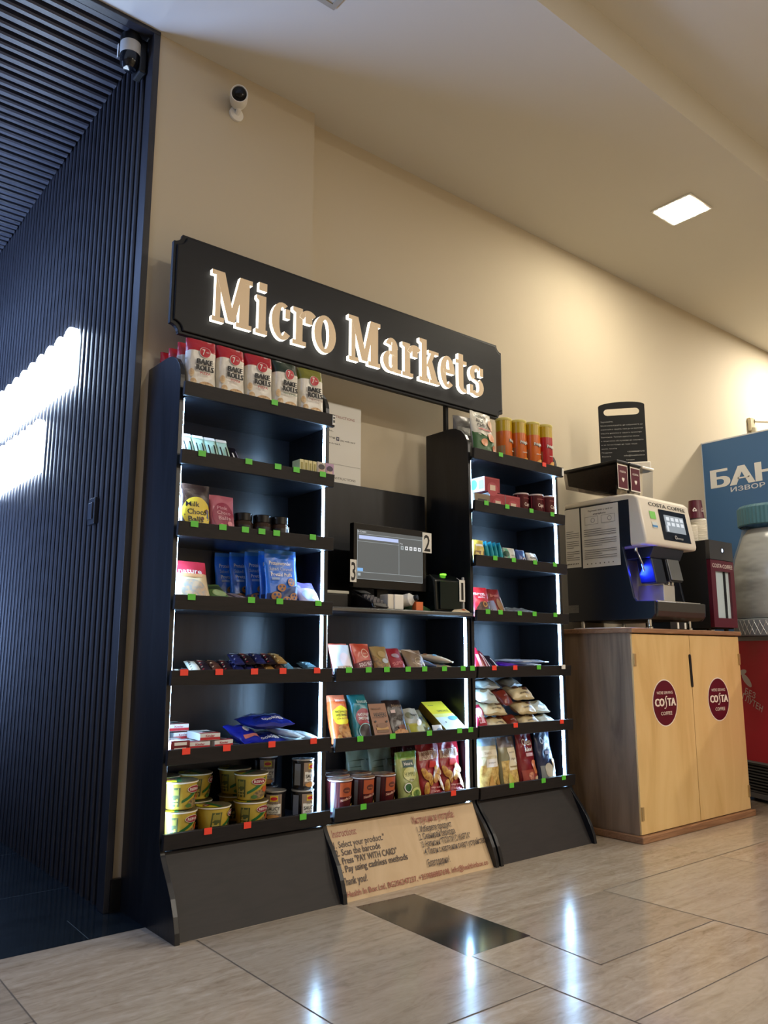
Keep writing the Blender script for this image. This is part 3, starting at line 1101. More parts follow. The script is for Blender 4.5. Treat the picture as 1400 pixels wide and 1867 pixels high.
# paper notice on the wall between the towers
nt_ = [M_PAPER]
mb = MB().box(1.70, 2.020, 2.6205, 2.6235, 1.50, 1.838)
for s_, x0, x1, z, h, m in (('INSTRUCTIONS', 1.86, 1.985, 1.782, 0.011, ink((150, 80, 70))), ('Choose product.', 1.72, 1.868, 1.745, 0.007, M_INK), ('Scan the code.', 1.72, 1.874, 1.717, 0.007, M_INK),
                            ('Continue using', 1.72, 1.884, 1.690, 0.008, M_INK), ('pay with card', 1.912, 1.988, 1.683, 0.008, M_INK), ('on the terminal.', 1.72, 1.914, 1.664, 0.007, M_INK),
                            ('INSTRUCTIONS', 1.875, 1.992, 1.518, 0.010, ink((90, 84, 80)))):
    lay(mb, nt_, [(art_txt(s_, x0, z, x1 - x0, h, 0.0, 0, 'l'), m)], lambda x, z, l: (x, 2.6205 - l, z))
lay(mb, nt_, [(art_rect(1.890, 1.905, 1.678, 1.694), ink((40, 40, 80))), (art_rect(1.8945, 1.9005, 1.6825, 1.6895), M_PAPER), (art_rect(1.72, 2.015, 1.5755, 1.5765), ink((170, 168, 160)))],
    lambda x, z, l: (x, 2.6205 - l, z))
tag(mb.build('wall_notice', nt_, smooth=False), 'white printed instruction sheet on the wall behind the checkout screen', 'notice')
# ------------------------------------------------------------------ coffee corner
cab = empty('coffee_cabinet', (3.63, 2.31, 0))


def C(mbx, nm, m, par=cab, **kw):
    mbx.v = [(a - 3.63, b - 2.31, c) for a, b, c in mbx.v]
    kw.setdefault('smooth', False)
    return mbx.build(nm, m, par, **kw)


C(MB().box(3.144, 3.160, 2.095, 2.56, 0.03, 0.895), 'side_panel', M_WALNUT, bev=0.001)
C(MB().box(4.096, 4.112, 2.095, 2.56, 0.03, 0.895), 'side_panel', M_WALNUT, bev=0.001)
C(MB().box(3.160, 4.096, 2.54, 2.556, 0.03, 0.895), 'back_panel', M_WALNUT)
C(MB().box(3.128, 4.128, 2.070, 2.565, 0.0, 0.030), 'plinth', M_OAKEDGE, bev=0.004)
C(MB().box(3.132, 4.124, 2.076, 2.565, 0.895, 0.917), 'cabinet_top', M_OAKEDGE, bev=0.004)


def oval(cx, cz, rx, rz):
    cr = plain((240, 232, 220), 0.4)
    a = [(art_ell(cx, cz, rx + 0.005, rz + 0.005, 40), cr), (art_ell(cx, cz, rx, rz, 40), M_MAROON)]
    a += [(art_txt("WE'RE SERVING", cx, cz + 0.046, rx * 1.35, 0.0135, 0.0), cr), *fat('CO', cx - rx * 0.48, cz + 0.004, rx * 0.80, 0.036, cr, 0.0022, 0.012),
          *fat('TA', cx + rx * 0.50, cz + 0.004, rx * 0.74, 0.036, cr, 0.0022, 0.012)]
    # the long leaning s of the lettering
    pts = [(0.011, 0.022), (0.003, 0.026), (-0.003, 0.018), (0.000, 0.006), (0.004, -0.008), (0.002, -0.022), (-0.006, -0.030), (-0.013, -0.026)]
    n = len(pts)
    hi = [(cx + px + 0.0035, cz + 0.004 + pz + 0.002) for px, pz in pts]
    lo = [(cx + px - 0.0035, cz + 0.004 + pz - 0.002) for px, pz in pts]
    a.append((([*hi, *lo], [(i, n + i, n + i + 1, i + 1) for i in range(n - 1)]), cr))
    a.append((art_txt('COFFEE', cx, cz - 0.046, rx * 0.95, 0.016, 0.004), cr))
    return a


def door(x0, x1, cx, hx):
    mats = [M_DOOR]
    b = MB().box(x0, x1, 2.088, 2.106, 0.034, 0.890, 0)
    if cx:
        lay(b, mats, oval(cx, 0.580, 0.098, 0.101), lambda x, z, l: (x, 2.088 - l, z), lift=0.0008)
    d = C(b, 'door', mats)
    for z in (0.12, 0.775):
        C(MB().box(hx - 0.008, hx + 0.008, 2.082, 2.0878, z - 0.028, z + 0.028), 'hinge', plain((196, 170, 120), 0.35, 0.6), d, bev=0.001)
    return d


door(3.146, 3.627, 3.385, 3.158)
dr = door(3.631, 4.110, 3.868, 4.100)
C(MB().prism([(3.612 + 0.008 * math.cos(R(t)) + 0.009, 0.792 + 0.008 * math.sin(R(t))) for t in range(0, 181, 30)] + [(3.621 + 0.008 * math.cos(R(t)) + 0.006, 0.652 + 0.008 * math.sin(R(t))) for t in range(180, 361, 30)],
             'y', 2.0835, 2.0885), 'pull_slot', M_MATTBLACK, dr)
tag(cab, 'waist high cabinet with two birch doors and round coffee emblems', 'cabinet')

# coffee machine
MX0, MX1 = 3.335, 3.792
cm = empty('coffee_machine', (3.56, 2.33, 0.917))


def K(mbx, nm, m, par=cm, **kw):
    mbx.v = [(a - 3.56, b - 2.33, c - 0.917) for a, b, c in mbx.v]
    kw.setdefault('smooth', False)
    return mbx.build(nm, m, par, **kw)


# navy side cheeks, cut away in front for the cup bay
side = [(2.575, 0.962), (2.575, 1.545), (2.190, 1.545), (2.190, 1.315), (2.236, 1.315), (2.190, 1.066), (2.178, 1.050), (2.080, 1.046), (2.082, 0.985), (2.100, 0.964)]
K(MB().prism(side, 'x', MX0, MX0 + 0.016), 'side_cheek', M_NAVY, bev=0.002)
K(MB().prism(side, 'x', MX1 - 0.016, MX1), 'side_cheek', M_NAVY, bev=0.002)
K(MB().box(MX0 + 0.016, MX1 - 0.016, 2.30, 2.572, 0.962, 1.545), 'inner_body', M_BLACK)
K(MB().box(MX0 + 0.017, MX1 - 0.017, 2.292, 2.299, 1.05, 1.315), 'bay_back', M_STEEL)
K(MB().box(MX0 + 0.20, MX0 + 0.30, 2.15, 2.292, 1.050, 1.138), 'steel_tower', M_STEEL, bev=0.004)
# white head with the leaning front
hd = [(2.579, 1.545), (2.579, 1.572), (2.30, 1.577), (2.20, 1.574), (2.160, 1.564), (2.139, 1.546), (2.104, 1.338), (2.108, 1.316), (2.300, 1.3155), (2.300, 1.545)]
K(MB().prism(hd, 'x', MX0 + 0.001, MX1 - 0.001), 'head_shell', M_CREAM, smooth=True, bev=0.012, seg=4)


def face(x, z, l):
    t = (z - 1.338) / (1.546 - 1.338)
    return (x, 2.104 + 0.035 * t - l * 0.986, z + l * 0.16)


ms = [plain((24, 24, 27), 0.15)]
scb = MB()
lay(scb, ms, [(art_rect(3.492, 3.738, 1.349, 1.505), ms[0]), (art_rect(3.530, 3.708, 1.393, 1.480), glow((0.55, 0.62, 0.68), 0.42, 'machine_screen'))], face, lift=0.002)
icons = glow((0.85, 0.9, 0.95), 0.7, 'screen_icons')
lay(scb, ms, [(art_rect(3.545 + 0.040 * i, 3.573 + 0.040 * i, 1.452 - 0.026 * j, 1.470 - 0.026 * j), icons) for i in range(4) for j in range(2)] +
    [(art_rect(3.531, 3.545, 1.394, 1.424), icons), (art_txt('eversys', 3.630, 1.365, 0.055, 0.012, 0.02), plain((170, 170, 170), 0.4)), (art_ring(3.592, 1.367, 0.006, 0.010, 20), plain((170, 170, 170), 0.4))], face, lift=0.004)
K(scb, 'touch_screen', ms)
ms = [ink((30, 28, 28))]
nb = MB()
lay(nb, ms, [(art_txt('COSTA COFFEE', 3.580, 1.5245, 0.330, 0.020, 0.0), ms[0]), (art_txt('COSTA COFFEE', 3.5815, 1.5245, 0.330, 0.020, 0.0), ms[0])], face, lift=0.0015)
K(nb, 'lettering', ms)
ms = [plain((120, 200, 90), 0.5)]
nb = MB()
lay(nb, ms, [(art_rect(3.408, 3.458, 1.448, 1.486), ms[0]), (art_rect(3.412, 3.456, 1.402, 1.432), plain((200, 210, 214), 0.5)), (art_rect(3.412, 3.456, 1.406, 1.416), plain((60, 130, 190), 0.5))], face, lift=0.002)
K(nb, 'front_stickers', ms)
# spouts
K(MB().prism([(2.125, 1.314), (2.290, 1.314), (2.290, 1.262), (2.150, 1.262)], 'x', 3.43, 3.70), 'spout_housing', plain((34, 40, 50), 0.35), bev=0.003)
K(MB().prism([(2.150, 1.262), (2.235, 1.262), (2.215, 1.140), (2.128, 1.140)], 'x', 3.440, 3.535), 'milk_spout', M_NAVY, bev=0.005)
K(MB().prism([(2.140, 1.262), (2.225, 1.262), (2.205, 1.150), (2.120, 1.150)], 'x', 3.548, 3.662), 'coffee_spout', plain((40, 40, 42), 0.3), bev=0.004)
K(MB().prism([(2.134, 1.262), (2.1405, 1.262), (2.1195, 1.158), (2.113, 1.158)], 'x', 3.553, 3.657), 'spout_cover', plain((132, 132, 128), 0.28, 0.6), bev=0.002)
for x in (3.588, 3.622):
    K(MB().lathe([(0.007, 1.136), (0.008, 1.150), (0.008, 1.152)], 14, (x, 2.155, 0)), 'nozzle', M_CHROME, smooth=True)
K(MB().tube([(3.392, 2.20, 1.305), (3.392, 2.192, 1.285), (3.398, 2.175, 1.235), (3.404, 2.168, 1.195)], 0.0045, 10), 'steam_wand', M_CHROME, smooth=True)
K(MB().lathe([(0.008, 1.292), (0.009, 1.305), (0.009, 1.312)], 14, (3.392, 2.20, 0)), 'wand_joint', M_CHROME, smooth=True)
K(MB().box(3.375, 3.45, 2.284, 2.291, 1.200, 1.206), 'blue_light_bar', glow((0.02, 0.05, 1.0), 14.0, 'machine_blue_light'))
area_lamp('machine_bay_lamp', (3.405, 2.21, 1.205), 0.05, 1.7, (0.01, 0.03, 1.0), (R(-60), 0, 0))
# tray
K(MB().prism([(2.072, 1.046), (2.292, 1.046), (2.292, 0.962), (2.110, 0.962), (2.082, 0.975), (2.073, 1.0)], 'x', MX0 + 0.017, MX1 - 0.017), 'drip_tray', plain((58, 56, 52), 0.4), bev=0.006, seg=3)
K(MB().box(3.37, 3.76, 2.09, 2.285, 1.0465, 1.0505), 'drip_grid', M_STEEL)
for x, y in ((3.38, 2.14), (3.73, 2.14), (3.38, 2.52), (3.73, 2.52)):
    K(MB().lathe([(0.016, 0.918), (0.016, 0.927), (0.010, 0.930), (0.010, 0.9625)], 18, (x, y, 0)), 'foot', M_CHROME, smooth=True)
# bean hoppers
hop = clear('smoky_plastic', (60, 48, 44), 0.08, 0.55)
M_BEANS = mottled((46, 30, 22), (20, 14, 12), 160, 0.4)


def hopper(x0, x1, m, label_art, y0=2.262, beans=True):
    prof = [(y0 + 0.005, 1.578), (2.32, 1.580), (2.42, 1.606), (2.575, 1.655), (2.588, 1.745), (y0 - 0.005, 1.745)]
    hp = K(MB().prism(prof, 'x', x0, x1), 'bean_hopper', m, bev=0.003)
    if beans:
        bp = [(y0 + 0.012, 1.63), (2.32, 1.60), (2.42, 1.626), (2.56, 1.67), (2.57, 1.735), (y0 + 0.01, 1.735)]
        K(MB().prism(bp, 'x', x0 + 0.005, x1 - 0.005), 'coffee_beans', M_BEANS, hp)
    K(MB().box(x0 - 0.003, x1 + 0.003, y0 - 0.010, 2.594, 1.745, 1.758), 'hopper_lid', M_BLACK if beans else M_CREAM, hp, bev=0.003)
    if label_art:
        ms = [M_MAROON]
        cr = plain((240, 232, 226), 0.4)
        b = MB()
        xc = (x0 + x1) / 2
        w = x1 - x0
        heart = [(0.0, -0.014), (0.010, -0.002), (0.011, 0.006), (0.006, 0.010), (0.0, 0.006), (-0.006, 0.010), (-0.011, 0.006), (-0.010, -0.002)]
        lay(b, ms, [(art_rect(x0 + 0.004, x1 - 0.004, 1.612, 1.738), cr), (art_rect(x0 + 0.008, x1 - 0.008, 1.618, 1.732), M_MAROON), (art_txt('COSTA', xc, 1.702, w * 0.55, 0.010, 0.03), cr),
                    (art_poly([(xc + a, 1.662 + c) for a, c in heart]), cr)], lambda x, z, l: (x, y0 - 0.004 - l, z), lift=0.0015)
        K(b, 'hopper_label', ms, hp)


hopper(3.352, 3.446, hop, True)
hopper(3.462, 3.556, hop, True)
hopper(3.575, 3.675, clear('clear_hopper', (236, 232, 220), 0.08, 0.35), False, beans=False)

# sheets taped on the machine's side
for y0, y1, z0, z1 in ((2.482, 2.575, 1.236, 1.540), (2.250, 2.472, 1.228, 1.538)):
    ms = [M_PAPER]
    b = MB()
    GR = ink((70, 72, 80))
    hh, w = z1 - z0, y1 - y0
    art = [(art_rect(-y1, -y0, z0, z1, 0.05), M_PAPER)]
    if w > 0.15:
        art += [(art_txt('Payment with a card or', -y1 + w * 0.53, z1 - 0.022, w * 0.66, 0.009, 0.02), M_INK), (art_txt('smartphone', -y1 + w * 0.5, z1 - 0.040, w * 0.34, 0.009, 0.02), M_INK)]
        for xa in (0.10, 0.55):
            xa = -y1 + w * xa
            art += [(art_rect(xa, xa + w * 0.36, z1 - 0.092, z1 - 0.052), GR), (art_rect(xa + 0.0012, xa + w * 0.36 - 0.0012, z1 - 0.0908, z1 - 0.0532), M_PAPER), (art_ring(xa + w * 0.22, z1 - 0.072, 0.010, 0.012), GR)]
    for k in range(15):
        zz = z1 - 0.118 - k * 0.0105
        if k in (4, 9):
            continue
        art.append((art_rect(-y1 + w * 0.07, -y1 + w * (0.93 if k % 4 else 0.55), zz - 0.0012, zz + 0.0012, 0.06), GR))
    for k in range(7):
        art.append((art_ell(-y1 + w * (0.14 + 0.115 * k), z0 + 0.018, 0.0032, 0.0032, 12, rings=1), M_INK))
    lay(b, ms, art, lambda x, z, l: (MX0 - l, -x, z), lift=0.0012, step=0.00025)
    K(b, 'instruction_sheet', ms)
tag(cm, 'coffee machine with white head, navy sides and bean hoppers on the birch cabinet', 'coffee machine')

# loose sheets and cable boxes under the machine
MBp = MB().box(3.145, 3.33, 2.14, 2.40, 0.918, 0.9215)
tag(MBp.build('paper_sheet', M_PAPER, smooth=False, bev=0.0), 'white sheet of paper lying on the cabinet top beside the coffee machine', 'paper')
b = empty('card_reader', (3.585, 2.16, 0.9175))
MB().box(-0.075, 0.075, -0.05, 0.05, 0, 0.036).build('reader_body', M_BLACK, b, smooth=False, bev=0.003)
MB().box(-0.02, -0.005, -0.053, -0.049, 0.004, 0.034).build('white_strip', M_WHITE, b, smooth=False)
MB().box(0.045, 0.060, -0.053, -0.049, 0.004, 0.034).build('white_strip', M_WHITE, b, smooth=False)
tag(b, 'small black device with white strips under the coffee machine tray', 'card reader')

# black message board standing on the machine
mb_ = empty('message_board', (3.640, 2.405, 1.7585), (0, 0, R(-52)))
bw, bh = 0.242, 0.396
MB().box(-0.100, 0.135, -0.035, 0.045, 0, 0.050).build('base', M_CREAM, mb_, bev=0.008, seg=3, smooth=False)
ol = [(-bw / 2, 0.03), (bw / 2, 0.03), (bw / 2, bh - 0.03)] + [(bw / 2 * math.cos(R(t)), bh - 0.03 + 0.030 * math.sin(R(t))) for t in range(15, 166, 15)] + [(-bw / 2, bh - 0.03)]
sl = [(0.105 + 0.020 * math.cos(R(t)), bh - 0.045 + 0.020 * math.sin(R(t))) for t in range(90, -91, -30)] + [(-0.105 + 0.020 * math.cos(R(t)), bh - 0.045 + 0.020 * math.sin(R(t))) for t in range(270, 89, -30)]
HW = 0.074
arc = [(bw / 2 * math.cos(R(t)), bh - 0.022 + 0.022 * math.sin(R(t))) for t in range(0, 181, 15)]
zb, zt = bh - 0.075, bh - 0.036
zc = bh - 0.022 + 0.022 * math.sin(math.acos(HW / (bw / 2)))
sl = [(HW + 0.0195 * math.cos(R(t)), bh - 0.0555 + 0.0195 * math.sin(R(t))) for t in range(-90, 91, 30)]
cap = [(bw / 2, zb)] + [p for p in arc if p[0] > HW] + [(HW, zc)] + list(reversed(sl))
b = MB()
b.prism([(-bw / 2, 0.048), (bw / 2, 0.048), (bw / 2, zb), (-bw / 2, zb)], 'y', 0, 0.008)
b.prism(cap, 'y', 0, 0.008)
b.prism([(-p[0], p[1]) for p in reversed(cap)], 'y', 0, 0.008)
b.prism([(-HW, zt), (HW, zt), (HW, zc)] + [p for p in arc if abs(p[0]) < HW] + [(-HW, zc)], 'y', 0, 0.008)
b.build('board', M_MATTBLACK, mb_, smooth=False)
CHALK = plain((190, 190, 186), 0.7)
ms = [CHALK]
b = MB()
lines = ['Здравейте,', 'Моля използвайте, не забравяйте да', 'изключите и чашата, така да се приготвя', 'вашата напитка в чашата правилно', 'Внимание. Топлата напитка може',
         'в техническо обслужване на машината', 'и за почистване на тази чаша', 'моля, пазете', 'Поздрави', 'Фирмата']
for k, s_ in enumerate(lines):
    w = min(0.218, 0.0066 * len(s_))
    lay(b, ms, [(art_txt(s_, -0.112, 0.287 - 0.0215 * k, w, 0.0078, -0.01, 0.0, 'l'), CHALK)], lambda x, z, l: (x, -l, z))
lay(b, ms, [(art_txt('+359888887698', 0.064, 0.115, 0.088, 0.0075), CHALK), (art_txt('info@healthinbox', 0.056, 0.094, 0.108, 0.0075), CHALK), (art_txt('Благодарим', 0.034, 0.070, 0.040, 0.0065), CHALK)],
    lambda x, z, l: (x, -l, z))
b.build('handwriting', ms, mb_, smooth=False)
tag(mb_, 'black board with handle slot and white handwriting on top of the coffee machine', 'message board')

# milk fridge
fx0, fx1, fy0, fy1, fz0, fz1 = 3.905, 4.143, 2.100, 2.50, 0.917, 1.388
fg = empty('milk_fridge', ((fx0 + fx1) / 2, 2.30, fz0))


def Fg(mbx, nm, m, par=fg, **kw):
    mbx.v = [(a - (fx0 + fx1) / 2, b - 2.30, c - fz0) for a, b, c in mbx.v]
    kw.setdefault('smooth', False)
    return mbx.build(nm, m, par, **kw)


Fg(MB().box(fx0, fx1, fy0 + 0.022, fy1, fz0 + 0.014, fz1), 'body', M_MATTBLACK, bev=0.003)
for x in (fx0 + 0.03, fx1 - 0.03):
    for y in (fy0 + 0.05, fy1 - 0.03):
        Fg(MB().lathe([(0.012, fz0), (0.012, fz0 + 0.0145)], 14, (x, y, 0)), 'foot', M_BLACK, smooth=True)
ms = [plain((62, 60, 58), 0.3)]
b = MB().box(fx0, fx1, fy0, fy0 + 0.022, 1.288, fz1)
lay(b, ms, [(art_ell(4.035, 1.340, 0.008, 0.010, 20), glow((0.6, 0.75, 1.0), 3.0, 'fridge_light')), (art_ring(4.035, 1.340, 0.012, 0.016), plain((30, 32, 44), 0.3))], lambda x, z, l: (x, fy0 - l, z))
Fg(b, 'control_panel', ms)
ms = [M_MAROON]
b = MB()
for a in ((fx0, fx0 + 0.045, 0.937, 1.285), (fx1 - 0.040, fx1, 0.937, 1.285), (fx0 + 0.045, fx1 - 0.040, 0.937, 0.985), (fx0 + 0.045, fx1 - 0.040, 1.228, 1.285)):
    b.box(a[0], a[1], fy0, fy0 + 0.021, a[2], a[3])
lay(b, ms, [(art_txt('COSTA COFFEE', (fx0 + fx1) / 2, 1.256, 0.205, 0.021, 0.0), plain((240, 232, 226), 0.4))], lambda x, z, l: (x, fy0 - l, z), lift=0.0008)
dd = Fg(b, 'door', ms)
Fg(MB().box(fx0 + 0.045, fx1 - 0.040, fy0 + 0.012, fy0 + 0.0205, 0.985, 1.228), 'window', plain((188, 206, 214), 0.12), dd)
Fg(MB().box(fx0 + 0.140, fx0 + 0.152, fy0 + 0.004, fy0 + 0.012, 0.985, 1.228), 'window_bar', M_BLACK, dd)
tag(fg, 'small black milk fridge with maroon window door beside the coffee machine', 'fridge')

# cups on the fridge
CUPW = plain((228, 222, 208), 0.5)
lidm = MB()
prof = []
for k in range(16):
    z = 0.0085 * k
    prof += [(0.044, z), (0.046, z + 0.002), (0.046, z + 0.0055), (0.044, z + 0.0075)]
prof += [(0.040, 0.139), (0.0, 0.140)]
o = lidm.lathe(prof, 30).build('lid_stack', CUPW, None, (4.060, 2.24, 1.3885))
tag(o, 'tall pile of white cup lids on top of the milk fridge', 'cup lids')
prof = []
for k in range(11):
    z = 0.0085 * k
    prof += [(0.038, z), (0.040, z + 0.002), (0.040, z + 0.0055), (0.038, z + 0.0075)]
o = MB().lathe(prof + [(0.0, 0.0955)], 30).build('lid_stack', CUPW, None, (3.965, 2.235, 1.3885))
tag(o, 'shorter pile of white cup lids between the machine and the tall pile', 'cup lids')
ms = [M_MAROON, M_WHITE]
cup = empty('paper_cup', (4.050, 2.242, 1.5295))
b = MB().lathe([(0.043, 0.0), (0.0425, 0.004), (0.034, 0.098), (0.034, 0.100), (0.030, 0.100), (0.030, 0.096), (0.0, 0.096)], 30, mi=[0, 0, 0, 1, 1, 1])
cr = plain((240, 232, 226), 0.4)


def CF(x, z, l):
    r = 0.0425 - 0.0085 * z / 0.098
    t = -PI / 2 - 0.3 + x / r
    return ((r + l) * math.cos(t), (r + l) * math.sin(t), z)


heart = [(0.0, -0.014), (0.010, -0.002), (0.011, 0.006), (0.006, 0.010), (0.0, 0.006), (-0.006, 0.010), (-0.011, 0.006), (-0.010, -0.002)]
lay(b, ms, [(art_poly([(0.012 + a, 0.045 - c) for a, c in heart]), cr), (art_poly([(-0.034 + a, 0.045 - c) for a, c in heart]), cr)], CF)
b.build('cup_body', ms, cup)
tag(cup, 'maroon paper cup turned upside down on the tall pile of lids', 'paper cup')

# ------------------------------------------------------------------ water display and red freezer behind the cabinet
ms = [plain((62, 104, 150), 0.45), M_WHITE]
b = MB().box(4.985, 5.010, 1.30, 2.686, 0.0, 2.209, 0)
lay(b, ms, fat('БАНКЯ', -2.630, 1.947, 0.75, 0.119, plain((226, 226, 224), 0.5), 0.009, 0.02, 0, 'l') + [(art_txt('ИЗВОР НА ЖИВОТ', -2.505, 1.859, 0.62, 0.030, 0.012, 0, 'l'), plain((214, 220, 226), 0.5)),
            (art_rect(-2.686, -1.30, 2.200, 2.209, 0.2), plain((210, 214, 220), 0.5)), (art_rect(-2.686, -2.681, 0.0, 2.209, 0.2), plain((190, 200, 214), 0.5))],
    lambda x, z, l: (4.985 - l, -x, z), lift=0.001)
tag(b.build('advertising_board', ms, smooth=False), 'tall blue advertising board with white lettering standing against the wall', 'advertising board')

fz = empty('chest_freezer', (4.45, 2.13, 0.0), (0, 0, R(-25)))
# local y runs along the visible side, x into the freezer
RED = plain((222, 44, 66), 0.3)
ms = [RED]
b = MB().box(0.0, 0.34, -0.9, 0.30, 0.215, 0.875, 0)
wm = plain((244, 228, 224), 0.5)


def FF(x, z, l):
    return (-l, 0.225 - x, z)


lay(b, ms, [(art_txt('БЕЗ', 0.105, 0.585, 0.085, 0.034, 0.035, -0.32), wm), (art_txt('ГЛУТЕН', 0.118, 0.535, 0.165, 0.036, 0.035, -0.40), wm),
            (art_ell(0.055, 0.700, 0.034, 0.014, rot=0.2), wm), (art_ell(0.085, 0.655, 0.050, 0.020, rot=-0.75), wm), (art_ell(0.0, 0.665, 0.030, 0.012, rot=0.8), wm), (art_txt('АЯ', -0.01, 0.795, 0.05, 0.03, 0.03, 0.7), wm)], FF, lift=0.001)
b.build('body', ms, fz, smooth=False, bev=0.004)
MB().box(-0.008, 0.348, -0.908, 0.308, 0.875, 0.900).build('top_rim', plain((150, 152, 156), 0.35), fz, smooth=False, bev=0.004)
MB().box(0.02, 0.33, -0.88, 0.28, 0.03, 0.205).build('dark_base', M_MATTBLACK, fz, smooth=False)
g = MB()
z = 0.050
while z < 0.20:
    g.box(0.006, 0.016, -0.88, 0.28, z, z + 0.007)
    z += 0.016
for y in (-0.75, -0.5, -0.25, 0.0, 0.25):
    g.box(0.004, 0.018, y - 0.004, y + 0.004, 0.045, 0.205)
g.build('vent_grille', plain((96, 98, 100), 0.4), fz, smooth=False)
MB().box(0.0, 0.34, -0.9, 0.3, 0.205, 0.217).build('lower_rim', plain((150, 152, 156), 0.35), fz, smooth=False)
MB().box(0.0, 0.34, -0.9, 0.3, 0.020, 0.046).build('bottom_rail', plain((120, 122, 126), 0.4), fz, smooth=False)
for y in (-0.8, 0.2):
    MB().lathe([(0.02, 0.0), (0.02, 0.022)], 14, (0.06, y, 0)).build('foot', M_BLACK, fz)
tag(fz, 'red chest freezer with white lettering beyond the birch cabinet', 'freezer')

bt_ = empty('bottle_display', (4.560, 2.080, 0.9005))
M_LINER, nt, b = base_mat('crumpled_film', (206, 209, 208), 0.2)
bump(nt, b, 5, 0.5, 0.03, stretch=(1, 1, 2.2), detail=2)
PET = clear('clear_pet', (236, 240, 242), 0.09, 0.42)
M_BAND = plain((136, 142, 150), 0.4)
MB().lathe([(0.222, 0.085), (0.228, 0.12), (0.226, 0.25), (0.222, 0.36), (0.205, 0.44), (0.175, 0.52), (0.158, 0.57), (0.150, 0.60), (0.150, 0.63)], 48).build('clear_body', PET, bt_)
MB().lathe([(0.208, 0.096), (0.218, 0.13), (0.212, 0.20), (0.217, 0.26), (0.210, 0.36), (0.196, 0.43), (0.165, 0.515), (0.148, 0.565), (0.12, 0.60), (0.0, 0.61)], 48).build('crumpled_liner', M_LINER, bt_)
prof = [(0.160, 0.618), (0.165, 0.624), (0.165, 0.720), (0.155, 0.735), (0.0, 0.736)]
cm_ = MB()
n = 96
v, f = [], []
for r, z in prof:
    for k in range(n):
        t = 2 * PI * k / n
        rr = r + (0.003 if k % 2 and 0.62 < z < 0.73 else 0)
        v.append((rr * math.cos(t), rr * math.sin(t), z))
for j in range(len(prof) - 1):
    for k in range(n):
        f.append((j * n + k, j * n + (k + 1) % n, (j + 1) * n + (k + 1) % n, (j + 1) * n + k))
cm_.add(v, f, 0)
cm_.build('screw_cap', plain((66, 112, 128), 0.45), bt_, smooth=False)
MB().lathe([(0.226, 0.0), (0.228, 0.01), (0.228, 0.088), (0.222, 0.092), (0.2, 0.092)], 48).build('base_band', M_BAND, bt_)
wr = MB()
for k in range(22):
    t0 = R(150 + k * 8)
    for s_ in (-1, 1):
        p = [(0.2295 * math.cos(t0 + s_ * R(9) * q_ / 4), 0.2295 * math.sin(t0 + s_ * R(9) * q_ / 4), 0.006 + 0.078 * q_ / 4) for q_ in range(5)]
        wr.tube(p, 0.0013, 5)
wr.build('wire_mesh', plain((196, 198, 200), 0.3, 0.7), bt_)
tag(bt_, 'giant clear bottle display with teal cap on the red freezer', 'bottle display')

br = empty('wall_bracket', (5.70, 2.687, 2.47))
MB().box(-0.03, 0.03, -0.03, 0, -0.05, 0.05).build('clamp', plain((186, 176, 150), 0.35, 0.3), br, smooth=False, bev=0.004)
MB().tube([(0.02, -0.03, 0.03), (0.45, -0.22, 0.05)], 0.012, 10).build('rod', plain((214, 206, 186), 0.25), br)
MB().lathe([(0.014, -0.10), (0.02, -0.09), (0.02, -0.03), (0.012, -0.02)], 16, (-0.005, -0.035, 0)).build('knob', plain((200, 192, 164), 0.3), br)
tag(br, 'small metal bracket with a rod on the wall above the blue board', 'bracket')
# ------------------------------------------------------------------ checkout counter
CZ = 0.9685
mo = empty('checkout_monitor', (2.02, 2.46, CZ))


def Q(mbx, nm, m, par=mo, **kw):
    mbx.v = [(a - 2.02, b - 2.46, c - CZ) for a, b, c in mbx.v]
    kw.setdefault('smooth', False)
    return mbx.build(nm, m, par, **kw)


SCR = plain((58, 60, 60), 0.12)
Q(MB().box(1.836, 2.212, 2.422, 2.450, 1.050, 1.302), 'bezel', plain((20, 20, 22), 0.25), bev=0.003)
Q(MB().box(1.92, 2.12, 2.450, 2.475, 1.08, 1.25), 'back_shell', M_BLACK, bev=0.006)
Q(MB().box(1.99, 2.05, 2.47, 2.49, CZ + 0.01, 1.16), 'stand_neck', M_BLACK, bev=0.003)
Q(MB().box(1.955, 2.075, 2.455, 2.56, CZ + 0.0005, CZ + 0.012), 'stand_foot', M_BLACK, bev=0.003)
ms = [glow((0.40, 0.43, 0.43), 0.20, 'screen_grey')]
b = MB()
lin_ = glow((0.6, 0.68, 0.7), 0.5, 'screen_line')
blu = glow((0.55, 0.65, 1.0), 0.75, 'screen_blue')
wht = glow((0.9, 0.92, 0.95), 0.7, 'screen_white')
art = [(art_rect(1.852, 2.190, 1.084, 1.276, 0.05), ms[0])]
for a in ((1.852, 2.190, 1.084, 1.0854), (1.852, 2.190, 1.2595, 1.261), (1.852, 1.8534, 1.084, 1.276), (2.1886, 2.190, 1.084, 1.276), (1.852, 2.190, 1.1105, 1.112), (2.062, 2.0634, 1.112, 1.245), (1.852, 2.062, 1.230, 1.2312)):
    art.append((art_rect(*a, 0.1), lin_))
art += [(art_rect(1.860, 2.060, 1.240, 1.254, 0.05), blu), (art_txt('E-CASH', 1.874, 1.268, 0.040, 0.007), wht), (art_rect(1.853, 1.880, 1.114, 1.126, 0.05), glow((0.25, 0.55, 1.0), 0.7, 'screen_tab')), (art_rect(1.855, 1.868, 1.096, 1.107), lin_),
        (art_txt('Pay', 2.076, 1.238, 0.014, 0.005), wht)]
